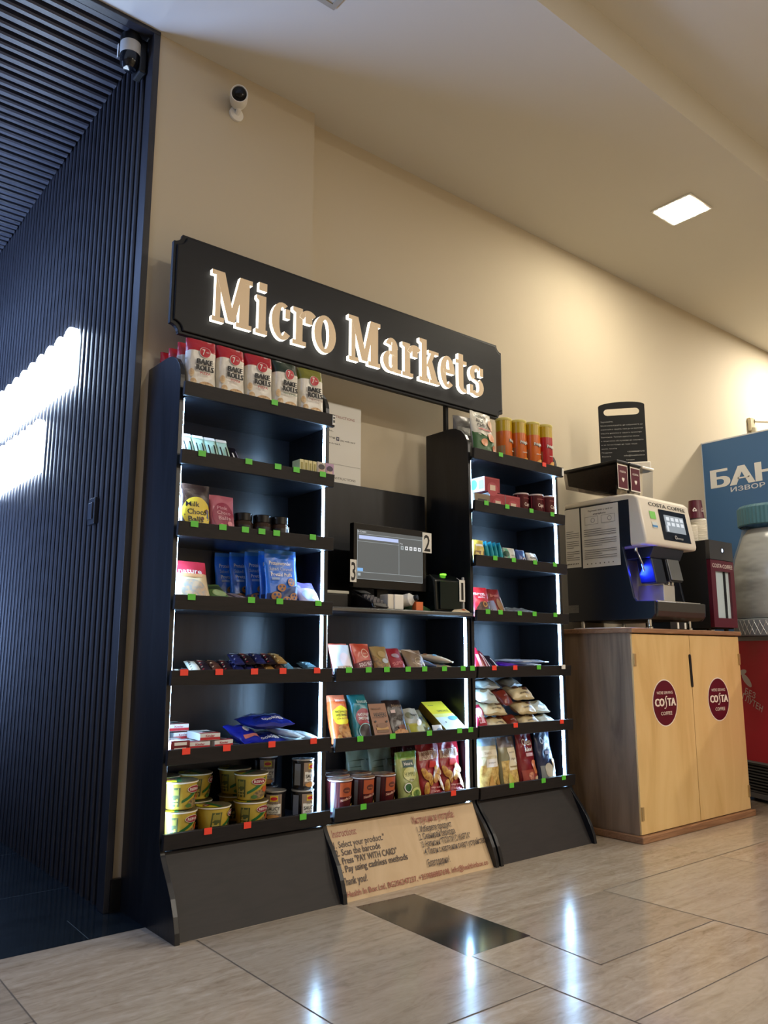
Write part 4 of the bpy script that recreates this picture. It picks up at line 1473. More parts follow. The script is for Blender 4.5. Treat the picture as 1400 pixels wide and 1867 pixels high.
for k in range(5):
    art.append((art_rect(2.072 + 0.023 * k, 2.087 + 0.023 * k, 1.214, 1.229), wht if k else lin_))
    art.append((art_rect(2.0765 + 0.023 * k, 2.0825 + 0.023 * k, 1.2185, 1.2245), ms[0]))
lay(b, ms, art, lambda x, z, l: (x, 2.422 - l, z), lift=0.0004, step=0.00012)
Q(b, 'screen', ms)


def numcard(par, s_, x0, x1, z0, z1, y, nm='number_card'):
    ms_ = [M_PAPER]
    b_ = MB().box(x0, x1, y, y + 0.0015, z0, z1)
    lay(b_, ms_, [(art_txt(s_, (x0 + x1) / 2, (z0 + z1) / 2, (x1 - x0) * 0.68, (z1 - z0) * 0.84, 0.03), M_INK)], lambda x, z, l: (x, y - l, z))
    return b_, ms_


b, ms = numcard(mo, '2', 2.190, 2.240, 1.212, 1.296, 2.4195)
Q(b, 'number_card', ms)['label'] = 'white card with a black figure 2'
b, ms = numcard(mo, '3', 1.818, 1.848, 1.070, 1.156, 2.4195)
Q(b, 'number_card', ms)['label'] = 'white card with a black figure 3'
tag(mo, 'flat checkout screen with number cards on its edges on the middle counter', 'monitor')

sc = empty('barcode_scanner', (2.325, 2.47, CZ + 0.0005))
MB().prism([(-0.095, 0.0), (0.055, 0.0), (0.055, 0.125), (0.035, 0.150), (-0.055, 0.155), (-0.088, 0.135)], 'x', -0.105, 0.046).build('housing', plain((16, 22, 22), 0.2), sc, smooth=False, bev=0.010, seg=4)
MB().box(-0.085, 0.030, -0.1015, -0.0935, 0.012, 0.125).build('scan_window', plain((12, 30, 30), 0.06), sc, smooth=False, bev=0.001)
MB().lathe([(0.014, 0), (0.013, 0.006), (0.0, 0.008)], 18).build('green_light', glow((0.25, 1.0, 0.05), 1.6, 'scanner_green_light'), sc, (-0.025, -0.055, 0.155))
ms = [plain((190, 192, 196), 0.35)]
b = MB().prism([(-0.098, 0.0), (0.045, 0.0), (0.045, 0.118), (0.025, 0.142), (-0.060, 0.148), (-0.090, 0.130)], 'x', 0.046, 0.055)
b.prism([(0.046, 0.0), (0.056, 0.0), (0.056, 0.148), (0.046, 0.148)], 'y', -0.100, -0.090)
b.build('side_cover', ms, sc, smooth=False, bev=0.003)
ms = [M_PAPER]
b = MB().box(0.020, 0.052, -0.1055, -0.104, 0.045, 0.135)
lay(b, ms, [(art_txt('1', 0.036, 0.09, 0.013, 0.074, 0.04), M_INK)], lambda x, z, l: (x, -0.1055 - l, z))
b.build('number_card', ms, sc, smooth=False)['label'] = 'white card with a black figure 1'
tag(sc, 'black barcode scanner box with green light on the middle counter', 'scanner')

pt = empty('payment_terminal', (1.893, 2.408, CZ + 0.0005), (0, 0, R(12)))
MB().prism([(-0.070, 0.0), (0.05, 0.0), (0.05, 0.072), (-0.060, 0.020)], 'x', -0.042, 0.042).build('terminal_body', plain((20, 20, 24), 0.2), pt, smooth=False, bev=0.006, seg=3)
MB().prism([(0.010, 0.060), (0.044, 0.0735), (0.043, 0.0755), (0.009, 0.062)], 'x', -0.032, 0.032).build('display', plain((70, 74, 80), 0.1), pt, smooth=False)
kb = MB()
for i in range(3):
    for j in range(4):
        y0 = -0.054 + 0.015 * j
        z0 = 0.0225 + (y0 + 0.060) * 0.473
        kb.box(-0.030 + 0.021 * i, -0.012 + 0.021 * i, y0, y0 + 0.010, z0 - 0.004, z0 + 0.007)
kb.build('keypad', plain((92, 92, 98), 0.3), pt, smooth=False, bev=0.001)
MB().tube([(-0.03, -0.064, 0.010), (0.005, -0.072, 0.006), (0.040, -0.068, 0.006), (0.052, -0.04, 0.006), (0.050, 0.04, 0.006)], 0.003, 8).build('cable', M_BLACK, pt)
tag(pt, 'black card payment terminal with keypad below the checkout screen', 'payment terminal')

rp = empty('receipt_printer', (1.745, 2.50, CZ + 0.0005))
MB().box(-0.055, 0.075, -0.07, 0.09, 0, 0.055).build('printer_body', M_BLACK, rp, smooth=False, bev=0.006)
MB().box(-0.056, 0.076, -0.072, -0.02, 0.054, 0.066).build('pale_lid', plain((190, 190, 180), 0.4), rp, smooth=False, bev=0.003)
tag(rp, 'black receipt printer with pale lid at the slatted-wall end of the counter', 'printer')

for k, (x, w) in enumerate(((1.975, 0.030), (2.012, 0.046))):
    o = MB().box(-w / 2, w / 2, -0.025, 0.025, 0, 0.058).build('paper_roll_box', M_WHITE if k else CUPW, smooth=False, bev=0.003)
    o.location = (x, 2.385 + 0.006 * (1 - k), CZ + 0.0005)
    tag(o, ('narrow white box beside the payment terminal on the counter', 'wider white box between the narrow box and the lying bottle')[k], 'box')
bo = empty('spray_bottle', (2.068, 2.398, CZ + 0.0375), (R(78), 0, R(24)))
MB().lathe([(0.0, -0.06), (0.024, -0.055), (0.025, 0.0), (0.025, 0.030), (0.014, 0.042), (0.012, 0.048)], 22).build('bottle_body', M_WHITE, bo)
MB().lathe([(0.011, 0.046), (0.012, 0.050), (0.010, 0.062), (0.0, 0.063)], 16).build('bottle_cap', M_BLACK, bo)
tag(bo, 'small white bottle with black cap lying on the counter', 'bottle')
o = MB().box(-0.018, 0.018, -0.012, 0.012, 0, 0.034).build('small_box', card((226, 120, 70)), smooth=False)
o.location = (2.118, 2.372, CZ + 0.0005)
tag(o, 'small orange box beside the lying white bottle', 'box')
o = MB().prism([(-0.085, 0.0), (0.080, 0.0), (-0.085, 0.058)], 'y', -0.02, 0.02).build('green_wedge', plain((40, 84, 44), 0.5), smooth=False)
o.name = 'green_folder'
o.location = (2.170, 2.43, CZ + 0.0005)
tag(o, 'green folder slanting down towards the barcode scanner', 'folder')
ms = [plain((224, 206, 176), 0.6)]
b = MB().add([(-0.07, -0.012, 0.0006), (0.035, -0.012, 0.0006), (0.03, 0.015, 0.016), (-0.03, 0.015, 0.010), (-0.07, -0.012, 0.002), (0.035, -0.012, 0.002), (0.03, 0.015, 0.018), (-0.03, 0.015, 0.012)],
             [(0, 3, 2, 1), (4, 5, 6, 7), (0, 1, 5, 4), (1, 2, 6, 5), (2, 3, 7, 6), (3, 0, 4, 7)])
b.add([(0.002, -0.002, 0.0092), (0.020, -0.002, 0.0094), (0.020, 0.008, 0.015), (0.002, 0.008, 0.0142)], [(0, 1, 2, 3)], 1)
ms.append(plain((200, 90, 40), 0.6))
o = b.build('leaflet', ms, smooth=False)
o.location = (2.345, 2.352, CZ)
tag(o, 'cream leaflet with orange patch in front of the barcode scanner', 'leaflet')

# ------------------------------------------------------------------ kinds of goods
RED_ = film((176, 28, 46))
CREAMF = film((226, 222, 212))
INKD = ink((24, 22, 24))
INKW = ink((238, 236, 230))
INKRED = ink((186, 34, 48))
BREAD = mottled((214, 176, 124), (176, 132, 84), 120)
BREAD2 = mottled((232, 204, 160), (206, 168, 120), 90)


def bake(top, sub, subcol, seed):
    def mk():
        art = [(art_ell(0.012, 0.020, 0.034, 0.026, 28), BREAD), (art_ell(0.012, 0.021, 0.026, 0.018, 28), BREAD2), (art_ell(-0.040, 0.070, 0.008, 0.014), BREAD2), (art_ell(-0.034, 0.040, 0.010, 0.012), BREAD2),
               (art_ell(0.004, 0.148, 0.020, 0.020, 28), INKW), (art_ell(0.004, 0.148, 0.0185, 0.0185, 28), INKRED), (art_txt('7', -0.001, 0.149, 0.010, 0.022, 0.03), INKW), (art_txt('days', 0.012, 0.149, 0.010, 0.005, 0.02), INKW),
               *fat('BAKE', 0.004, 0.112, 0.058, 0.019, INKD), *fat('ROLLS', 0.004, 0.089, 0.064, 0.019, INKD), (art_txt(sub, 0.004, 0.070, 0.038 if len(sub) < 7 else 0.062, 0.008, 0.02), subcol)]
        return pouch('snack_bag', 0.106, 0.200, 0.052, CREAMF, ((0.76, film(top)),), art, 'block', seed, 0.0014)
    return mk


kind('bake_red', bake((176, 26, 44), 'PIZZA', INKRED, 1))
kind('bake_dark', bake((26, 50, 40), 'HERBS & SPINACH', ink((40, 90, 50)), 2))
kind('bake_olive', bake((120, 120, 40), 'TOMATO OLIVES', ink((120, 60, 50)), 3))


def bag(w, h, d, body, bands=(), art=(), shape='stand', seed=0, cr=0.0018, name='snack_bag', waist=0.0):
    return lambda: pouch(name, w, h, d, body, bands, art, shape, seed, cr, None, waist)


# thin bars: standing or lying
def bar(w, h, d, body, stripes=(), txt=None, tcol=None, seed=0, name='chocolate_bar', cr=0.0008):
    def mk():
        art = [(art_rect(x0, x1, z0, z1, 0.02, sk), m) for x0, x1, z0, z1, sk, m in stripes]
        if txt:
            s_, hh = txt
            v, f = art_txt(s_, 0, 0, h * 0.62, hh, 0.03)
            art.append((([(-b_, h * 0.5 + a_) for a_, b_ in v], f), tcol))
        return pouch(name, w, h, d, body, (), art, 'pillow', seed, cr)
    return mk


MINT = film((188, 220, 200))
kind('mint', bar(0.040, 0.122, 0.012, MINT, [(-0.013, -0.009, 0.015, 0.085, 0, INKD), (0.006, 0.0105, 0.015, 0.085, 0, INKD), (-0.004, 0.002, 0.02, 0.075, 0, ink((150, 186, 166))), (-0.019, 0.019, 0.108, 0.121, 0, INKW)], seed=11, name='cereal_bar'))
kind('darkbar', bar(0.036, 0.105, 0.012, film((28, 26, 34)), [(-0.008, -0.003, 0.01, 0.07, 0, INKW), (0.008, 0.011, 0.01, 0.08, 0, ink((150, 140, 160)))], seed=12, name='cereal_bar'))
kind('whitebar', bar(0.034, 0.12, 0.012, film((224, 228, 226)), [(-0.015, 0.015, 0.03, 0.05, 0, ink((120, 150, 160)))], seed=13, name='cereal_bar'))
kind('smallwrap', bag(0.035, 0.05, 0.02, film((196, 190, 150)), (), [(art_rect(-0.01, 0.01, 0.01, 0.03), ink((60, 90, 60)))], 'pillow', 14, name='sweet_packet'))
kind('yellowcard', lambda: carton('trading_box', 0.016, 0.072, 0.05, card((214, 206, 150)), [(art_rect(-0.004, 0.004, 0.006, 0.062), ink((150, 140, 60)))], top=card((232, 224, 190))))
kind('facecard', lambda: carton('trading_box', 0.036, 0.074, 0.014, card((196, 186, 176)), [(art_ell(0.0, 0.040, 0.013, 0.018), ink((206, 172, 150))), (art_ell(0.0, 0.056, 0.014, 0.010), ink((50, 44, 50))), (art_rect(-0.016, 0.016, 0.004, 0.016), ink((120, 170, 130)))],
                               top=card((236, 230, 206))))
kind('violetcard', lambda: carton('trading_box', 0.036, 0.074, 0.014, card((176, 140, 176)), [(art_ell(0.0, 0.038, 0.012, 0.017), ink((214, 184, 170))), (art_ell(0.0, 0.054, 0.014, 0.010), ink((60, 40, 70))), (art_rect(-0.016, 0.016, 0.004, 0.014), ink((120, 70, 120)))],
                                 top=card((226, 214, 226))))

YEL = ink((226, 200, 60))
kind('choco', bag(0.100, 0.162, 0.040, film((50, 34, 30)), (), [(art_ell(0.002, 0.062, 0.049, 0.056, 36), YEL), (art_txt('Milk', -0.012, 0.092, 0.046, 0.018, 0.03), INKD), (art_txt('Choco', 0.002, 0.066, 0.066, 0.018, 0.03), INKD), (art_txt('Balls', -0.004, 0.041, 0.052, 0.018, 0.03), INKD),
                                                                (art_ell(0.036, 0.070, 0.007), ink((90, 50, 36))), (art_ell(0.018, 0.044, 0.006), ink((90, 50, 36)))], 'stand', 21))
kind('pink', bag(0.092, 0.138, 0.038, film((186, 104, 122)), (), [(art_ell(0.0, 0.062, 0.040, 0.050, 30), ink((150, 48, 76))), (art_txt('Pink', -0.004, 0.092, 0.040, 0.013, 0.02), ink((216, 160, 170))), (art_txt('Choco', 0.0, 0.074, 0.05, 0.013, 0.02), ink((216, 160, 170))), (art_txt('Balls', 0, 0.055, 0.044, 0.013, 0.02), ink((216, 160, 170))),
                                                              (art_ell(0.018, 0.034, 0.010), ink((214, 130, 140))), (art_ell(-0.012, 0.026, 0.009), ink((204, 110, 126)))], 'stand', 22))


def jar(label):
    def mk():
        a = [(art_rect(-0.05, 0.05, 0.014, 0.048), ink((34, 28, 30)))]
        if label:
            a += [(art_rect(0.012, 0.034, 0.016, 0.056), INKW), (art_rect(0.016, 0.030, 0.030, 0.034), INKD)]
        else:
            a += [(art_txt('nuts', 0.0, 0.030, 0.03, 0.010, 0.02), ink((120, 110, 100)))]
        return round_pack('spread_jar', [(0.030, 0), (0.033, 0.004), (0.033, 0.058), (0.029, 0.064)], [plain((52, 36, 28), 0.1)], 0, a,
                          lid=[(0.0312, 0.0645), (0.0312, 0.088), (0.029, 0.090), (0.0, 0.090)], lid_mats=[plain((18, 18, 20), 0.25)], lid_label='black screw lid')
    return mk


kind('jar', jar(False))
kind('jarlabel', jar(True))
kind('silverflat', bar(0.06, 0.13, 0.014, film((206, 208, 210)), [(-0.02, 0.02, 0.04, 0.06, 0, ink((110, 120, 130)))], seed=25, name='snack_sachet'))

kind('redcream', bag(0.118, 0.150, 0.036, film((226, 204, 160)), ((0.68, film((206, 60, 78))),), [(art_txt('nature', 0.0, 0.112, 0.08, 0.020, 0.028), INKW), (art_ell(0.0, 0.040, 0.044, 0.040), mottled((206, 176, 140), (170, 168, 160), 80)),
                                                                                            (art_rect(-0.04, 0.04, 0.088, 0.100), ink((214, 160, 110)))], 'stand', 31))
kind('greenbag', bag(0.075, 0.100, 0.03, film((96, 128, 78)), (), [(art_rect(-0.03, 0.03, 0.06, 0.085), ink((60, 80, 56))), (art_ell(0.0, 0.035, 0.025, 0.02), ink((160, 176, 120)))], 'stand', 32))
kind('smallblue', bag(0.045, 0.075, 0.02, film((60, 84, 160)), (), [(art_rect(-0.015, 0.015, 0.03, 0.028), INKW)], 'pillow', 33, name='sweet_packet'))
kind('greybar', bar(0.036, 0.115, 0.016, film((120, 106, 116)), [(-0.018, -0.010, 0.01, 0.1, 0, ink((170, 150, 140))), (-0.004, 0.004, 0.02, 0.09, 0, ink((70, 50, 60))), (0.008, 0.015, 0.01, 0.1, 0, ink((150, 160, 170)))], seed=34, name='cereal_bar'))


def pretz(cx, cz, r, m, m2, rot=0.0):
    out = [(art_ell(cx, cz, r, r * 0.85, 24, rot), m)]
    for a, q in ((0.5, 0.36), (-0.5, 0.36), (0.0, -0.42)):
        out.append((art_ell(cx + r * a * 0.75, cz + r * q * 0.8, r * 0.22, r * 0.24, 14, rot, rings=1), m2))
    return out


BLUEF = film((28, 108, 216))
PRB = ink((176, 116, 58))
PRD = ink((24, 52, 110))
pa = [(art_poly([(-0.062, 0.0), (0.062, 0.0), (0.062, 0.085), (-0.062, 0.05)]), PRD), (art_txt('Proteinwonder', -0.006, 0.158, 0.088, 0.014, 0.028), INKW), (art_txt('Salted Caramel', -0.006, 0.138, 0.088, 0.012, 0.03), ink((180, 196, 226))),
      (art_txt('Pretzel Puffs', -0.006, 0.118, 0.082, 0.013, 0.028), INKW), (art_rect(-0.046, -0.018, 0.098, 0.106), ink((150, 176, 220)))]
for a in ((0.030, 0.122 - 0.030, 0.017), (-0.012, 0.070, 0.016), (-0.034, 0.040, 0.018), (0.036, 0.040, 0.016), (0.004, 0.024, 0.018)):
    pa += pretz(*a, PRB, PRD)
kind('pretzel', bag(0.128, 0.206, 0.032, BLUEF, ((0.93, film((70, 130, 200))),), pa, 'stand', 35, 0.0026))
kind('lilac', bag(0.086, 0.110, 0.03, film((196, 190, 226)), ((0.72, film((120, 110, 196))),), [(art_ell(0.0, 0.045, 0.03, 0.026), ink((150, 160, 210))), (art_ell(0.018, 0.030, 0.014, 0.012), ink((214, 226, 236)))], 'stand', 36, 0.003))

for nm, body, s1, s2, sd in (('c_dark', (40, 28, 32), (206, 190, 170), (150, 40, 44), 41), ('c_white', (214, 206, 190), (50, 38, 40), (90, 70, 60), 42), ('c_blue', (44, 46, 96), (200, 204, 220), (30, 26, 40), 43), ('c_gold', (176, 132, 70), (40, 28, 24), (226, 210, 170), 44),
                             ('c_teal', (90, 128, 140), (214, 226, 226), (30, 40, 50), 45), ('c_brown', (96, 56, 40), (220, 196, 160), (40, 22, 20), 46)):
    A, B = ink(s1), ink(s2)
    kind(nm, bar(0.034, 0.125, 0.019, film(body), [(-0.015, 0.015, 0.010 + 0.019 * q, 0.017 + 0.019 * q, 0.004, A if q % 2 else B) for q in range(6)], seed=sd))

KW = card((222, 226, 226))
kind('flatbox', lambda: carton('chocolate_box', 0.066, 0.021, 0.118, KW, [(art_rect(-0.033, 0.033, 0.001, 0.009), ink((190, 40, 50))), (art_txt('Kinder', 0.0, 0.014, 0.03, 0.007, 0.04), INKRED)], top=card((206, 220, 226)),
                              top_art=[(art_rect(-0.033, 0.033, -0.059, -0.034), ink((196, 50, 60))), (art_rect(-0.005, 0.024, -0.030, 0.004), INKD), (art_ell(0.012, 0.022, 0.014, 0.02), INKW), (art_txt('Kinder', -0.006, -0.047, 0.045, 0.012, 0.028), INKW)]))
kind('redchoc', lambda: carton('chocolate_box', 0.060, 0.016, 0.12, card((120, 24, 36)), [(art_rect(-0.02, 0.02, 0.003, 0.012), INKW)], top=card((96, 20, 34)), side=card((150, 28, 40)), side_art=[(art_rect(-0.05, 0.0, 0.004, 0.011), INKW)],
                              top_art=[(art_rect(-0.026, 0.026, -0.055, -0.042), INKW), (art_rect(-0.024, 0.022, -0.034, -0.020), ink((226, 206, 206))), (art_rect(-0.022, 0.026, 0.0, 0.022), INKW)]))
kind('cookies', bag(0.150, 0.155, 0.045, film((28, 44, 150)), (), [(art_rect(-0.06, 0.06, 0.05 + 0.026 * q, 0.060 + 0.026 * q, 0.02, 0.008), ink((120, 156, 206) if q % 2 else (20, 30, 90))) for q in range(4)] +
                                                                  [(art_txt('cookies', 0, 0.03, 0.08, 0.018, 0.028), INKW), (art_ell(0.05, 0.11, 0.012), INKW)], 'pillow', 51, 0.003, name='biscuit_bag'))
kind('cookies2', bag(0.085, 0.120, 0.03, film((30, 40, 170)), (), [(art_ell(0.01, 0.07, 0.012), INKW), (art_rect(-0.03, 0.03, 0.02, 0.035), ink((200, 120, 110)))], 'pillow', 52, 0.003, name='biscuit_bag'))
kind('coconut', bar(0.040, 0.13, 0.022, film((206, 224, 228)), [(-0.018, 0.018, 0.01, 0.03, 0.004, ink((70, 130, 170))), (-0.012, 0.012, 0.05, 0.075, 0.006, ink((40, 60, 80))), (-0.016, 0.016, 0.095, 0.108, 0.004, ink((110, 170, 190)))], seed=53))

# noodle cups
NOOD = mottled((150, 126, 86), (96, 84, 62), 110, 0.3)
YELC = plain((190, 164, 62), 0.35)
ROVAL = ink((140, 24, 40))


def noodle(seed):
    def mk():
        r0, r1, h = 0.043, 0.0545, 0.082
        GR = ink((86, 92, 50))
        art = [(art_rect(-0.050, -0.018, 0.010, 0.066), GR), (art_rect(-0.046, -0.022, 0.044, 0.060), ink((150, 140, 60))), (art_rect(-0.046, -0.022, 0.026, 0.030), ink((190, 176, 96))), (art_rect(-0.046, -0.022, 0.018, 0.021), ink((190, 176, 96))),
               (art_band([(-0.012 + 0.008 * k, 0.020 + 0.0032 * k + 0.0002 * k * k) for k in range(9)], [(-0.012 + 0.008 * k, 0.028 + 0.0042 * k + 0.0002 * k * k) for k in range(9)]), ink((40, 104, 52))),
               (art_ell(0.032, 0.020, 0.026, 0.013, 24, 0.25), NOOD), (art_ell(0.050, 0.034, 0.012, 0.010), ink((196, 90, 40))), (art_ell(0.010, 0.012, 0.010, 0.006), ink((70, 110, 50))),
               (art_ell(0.026, 0.060, 0.024, 0.011, 28), INKW), (art_ell(0.026, 0.060, 0.0225, 0.0098, 28), ROVAL), (art_txt('REEVA', 0.026, 0.060, 0.034, 0.0085, 0.028), INKW)]
        lidart = [(art_ell(0, 0, 0.0545, 0.0545, 40), mottled((126, 112, 80), (70, 66, 50), 120, 0.28)),
                  (art_poly([(0.054 * math.cos(R(t)), 0.054 * math.sin(R(t))) for t in range(110, 251, 14)]), ink((214, 196, 40))), (art_band([(-0.030 + 0.004 * k, -0.046 + 0.0095 * k) for k in range(10)], [(-0.018 + 0.004 * k, -0.049 + 0.0095 * k) for k in range(10)]), ink((40, 110, 60))),
                  (art_ell(-0.030, 0.005, 0.018, 0.010, 24, 0.3), ROVAL), (art_txt('REEVA', -0.030, 0.005, 0.026, 0.007, 0.03, 0.3), INKW)]
        return round_pack('noodle_cup', [(r0 - 0.003, 0), (r0, 0.003), (r1 - 0.0015, h - 0.006), (r1 - 0.0015, h - 0.005), (r1 + 0.002, h - 0.004), (r1 + 0.002, h - 0.001)], [YELC, M_WHITE], [0, 0, 0, 1, 1], art,
                          lid=[(r1 + 0.001, h - 0.001), (r1 + 0.001, h), (0.0, h + 0.0005)], lid_mats=[plain((180, 168, 110), 0.3)], lid_art=lidart, lid_label='printed foil lid', n=40)
    return mk


kind('noodle', noodle(1))


def saucy():
    art = [(art_rect(-0.026, 0.030, 0.012, 0.088), plain((150, 132, 118), 0.3)), (art_rect(-0.022, 0.026, 0.026, 0.058), INKW), (art_rect(-0.010, 0.016, 0.066, 0.084), ink((226, 196, 60))), (art_ell(0.003, 0.075, 0.011, 0.0055), INKRED), (art_txt('NOODLES', 0.002, 0.032, 0.030, 0.006, 0.03), INKD),
           (art_txt('SAUCY', 0.002, 0.044, 0.042, 0.012, 0.028), INKD), (art_txt('ONE POT', 0.002, 0.058, 0.026, 0.005, 0.03), INKD), (art_ell(0.0, 0.016, 0.02, 0.008), ink((206, 150, 90))), (art_rect(-0.056, -0.036, 0.015, 0.085), ink((120, 126, 136)))]
    return round_pack('noodle_tin', [(0.034, 0), (0.0355, 0.003), (0.0375, 0.094), (0.039, 0.096), (0.039, 0.099)], [plain((26, 24, 26), 0.25), plain((200, 200, 198), 0.25, 0.5)], [0, 0, 1, 1], art,
                      lid=[(0.038, 0.0985), (0.036, 0.0995), (0.035, 0.0985), (0.0, 0.0985)], lid_mats=[plain((150, 150, 150), 0.25, 0.7)], lid_label='silver foil lid')


kind('saucy', saucy)

# middle bay goods
kind('silverpouch', bag(0.085, 0.112, 0.03, film((206, 220, 232)), (), [(art_ell(0.01, 0.05, 0.022, 0.03), ink((226, 214, 220))), (art_rect(-0.03, 0.03, 0.0, 0.028), mottled((196, 176, 160), (140, 110, 90), 140))], 'stand', 61))
kind('orangepouch', bag(0.084, 0.116, 0.032, film((176, 62, 40)), (), [(art_ring(0.012, 0.078, 0.014, 0.017), ink((226, 190, 170))), (art_txt('nuts', 0.012, 0.078, 0.018, 0.006, 0.02), ink((226, 190, 170))), (art_poly([(-0.042, 0.0), (0.042, 0.0), (0.042, 0.058), (-0.042, 0.040)]), ink((104, 34, 40))), (art_txt('SOLO NUTS', 0.006, 0.036, 0.066, 0.014, 0.045, 0.14), ink((226, 206, 200)))], 'stand', 62))
kind('goldpouch', bag(0.080, 0.108, 0.03, film((150, 124, 74)), (), [(art_poly([(-0.040, 0.0), (0.040, 0.0), (-0.040, 0.075)]), mottled((140, 104, 50), (96, 70, 40), 120)), (art_ell(0.004, 0.074, 0.018, 0.014), ink((176, 150, 100))), (art_ell(0.010, 0.046, 0.016, 0.010), ink((170, 176, 180)))], 'stand', 63))
kind('redpouch', bag(0.080, 0.104, 0.03, film((150, 40, 54)), (), [(art_txt('SUPER', -0.002, 0.036, 0.058, 0.014, 0.045, 0.16), ink((214, 130, 130))), (art_ell(0.0, 0.068, 0.02, 0.010), ink((170, 150, 160))), (art_poly([(-0.04, 0), (0.04, 0), (0.04, 0.02), (-0.04, 0.012)]), ink((70, 26, 36)))], 'stand', 64))
kind('brownpouch', bag(0.094, 0.098, 0.03, film((130, 108, 84)), (), [(art_poly([(-0.047, 0.10), (0.0, 0.10), (0.047, 0.05), (0.047, 0.07)]), ink((190, 176, 160))), (art_ring(0.010, 0.042, 0.016, 0.018), ink((206, 186, 150))), (art_txt('RAW', 0.010, 0.042, 0.022, 0.008, 0.02), ink((206, 186, 150))), (art_ell(0.030, 0.030, 0.008), ink((190, 160, 110)))], 'stand', 65))
kind('bluelong', bar(0.050, 0.145, 0.026, film((110, 120, 150)), [(-0.022, 0.022, 0.01, 0.055, 0, ink((96, 140, 180))), (-0.02, 0.02, 0.075, 0.10, 0, ink((150, 130, 120)))], seed=66, name='nut_bar'))
kind('beigelong', bar(0.052, 0.160, 0.028, film((206, 184, 156)), [(-0.024, 0.024, 0.012, 0.05, 0, ink((222, 190, 150))), (-0.02, 0.02, 0.07, 0.085, 0, ink((120, 160, 180))), (-0.022, 0.022, 0.11, 0.125, 0, ink((196, 130, 80)))], seed=67, name='nut_bar'))
kind('tealbar', bar(0.048, 0.105, 0.024, film((104, 150, 168)), [(-0.02, 0.02, 0.02, 0.04, 0, ink((150, 196, 206)))], seed=68, name='nut_bar'))

COOK = mottled((196, 142, 78), (160, 104, 54), 100)
kind('orangetall', bag(0.076, 0.172, 0.040, film((206, 96, 48)), ((0.86, film((226, 128, 92))),), [(art_rect(-0.038, 0.038, 0.0, 0.070), ink((176, 84, 34))), (art_ell(0.004, 0.094, 0.036, 0.034, 40, 0, 0.04), ink((232, 214, 40))), (art_txt('NATURALLY', 0.004, 0.108, 0.050, 0.008, 0.028), INKD), (art_txt('SWEETENED', 0.004, 0.096, 0.050, 0.008, 0.028), INKD), (art_txt('LOW IN FAT', 0.004, 0.083, 0.042, 0.006, 0.03), ink((150, 60, 40))),
                                                                                       (art_ell(0.006, 0.040, 0.026, 0.022), COOK), (art_ell(0.020, 0.018, 0.014, 0.012), COOK), (art_ell(-0.020, 0.016, 0.010, 0.010), ink((226, 180, 110))), (art_txt('biscuit', 0.006, 0.150, 0.045, 0.011, 0.02), INKW)], 'block', 71, name='biscuit_bag'))
kind('tealtall', bag(0.080, 0.170, 0.042, film((34, 120, 134)), (), [(art_ell(0.008, 0.082, 0.032, 0.034), ink((150, 62, 74))), (art_txt('NATURALLY', 0.010, 0.094, 0.050, 0.010, 0.028), INKW), (art_txt('SWEETENED', 0.010, 0.080, 0.050, 0.010, 0.028), INKW), (art_txt('SUGAR FREE', 0.008, 0.066, 0.04, 0.007, 0.03), ink((200, 60, 70))),
                                                                (art_ell(0.010, 0.032, 0.026, 0.028), ink((44, 34, 40))), (art_ring(0.010, 0.032, 0.027, 0.030), ink((150, 200, 206))), (art_txt('biscuit', 0.008, 0.142, 0.046, 0.013, 0.02), ink((206, 226, 226)))], 'block', 72, name='biscuit_bag'))
kind('waferbox', lambda: carton('wafer_carton', 0.078, 0.135, 0.030, card((150, 104, 76)), [(art_txt('WAFERS', 0.004, 0.092, 0.058, 0.017, 0.03), INKD), (art_rect(-0.034, 0.02, 0.080, 0.082), ink((110, 70, 50))), (art_rect(-0.026, 0.026, 0.024, 0.032, 0.02, 0.004), ink((110, 70, 30))), (art_rect(-0.026, 0.028, 0.034, 0.044), ink((186, 140, 70))), (art_ell(0.002, 0.050, 0.024, 0.010), ink((126, 82, 50))),
                                                                                          (art_ell(-0.024, 0.066, 0.004), INKD), (art_ell(0.026, 0.064, 0.004), INKD), (art_txt('biscuit', -0.008, 0.116, 0.04, 0.008, 0.02), ink((96, 58, 40)))], top=card((120, 84, 60))))
kind('waferbag', bag(0.088, 0.148, 0.036, film((48, 38, 38)), (), [(art_txt('Natur', 0.012, 0.122, 0.050, 0.013, 0.02), ink((150, 130, 110))), (art_rect(-0.024, -0.004, 0.092, 0.104), ink((214, 190, 190))), (art_txt('WAFER', 0.010, 0.072, 0.054, 0.012, 0.02), ink((100, 96, 88))), (art_poly([(-0.034, 0.004), (0.040, 0.004), (0.034, 0.022), (0.006, 0.034), (-0.03, 0.02)]), COOK), (art_ell(0.010, 0.036, 0.018, 0.008), ink((110, 60, 44)))], 'block', 73, name='biscuit_bag'))
kind('greypouch', bag(0.090, 0.118, 0.034, film((176, 180, 172)), (), [(art_poly([(-0.045, 0.0), (0.045, 0.0), (0.045, 0.045), (-0.01, 0.030), (-0.045, 0.06)]), ink((168, 166, 60))), (art_ell(-0.014, 0.082, 0.02, 0.016), ink((130, 134, 110))), (art_txt('chips', 0.010, 0.088, 0.04, 0.010, 0.02), INKD), (art_ell(0.02, 0.05, 0.022, 0.010, 20, 0.6), INKW)], 'stand', 74, 0.003))
kind('olivepouch', bag(0.090, 0.108, 0.034, film((92, 96, 40)), ((0.7, film((120, 120, 100))),), [(art_rect(-0.03, 0.02, 0.055, 0.068), INKD), (art_ell(0.01, 0.03, 0.02, 0.016), ink((140, 140, 50)))], 'stand', 75, 0.003))
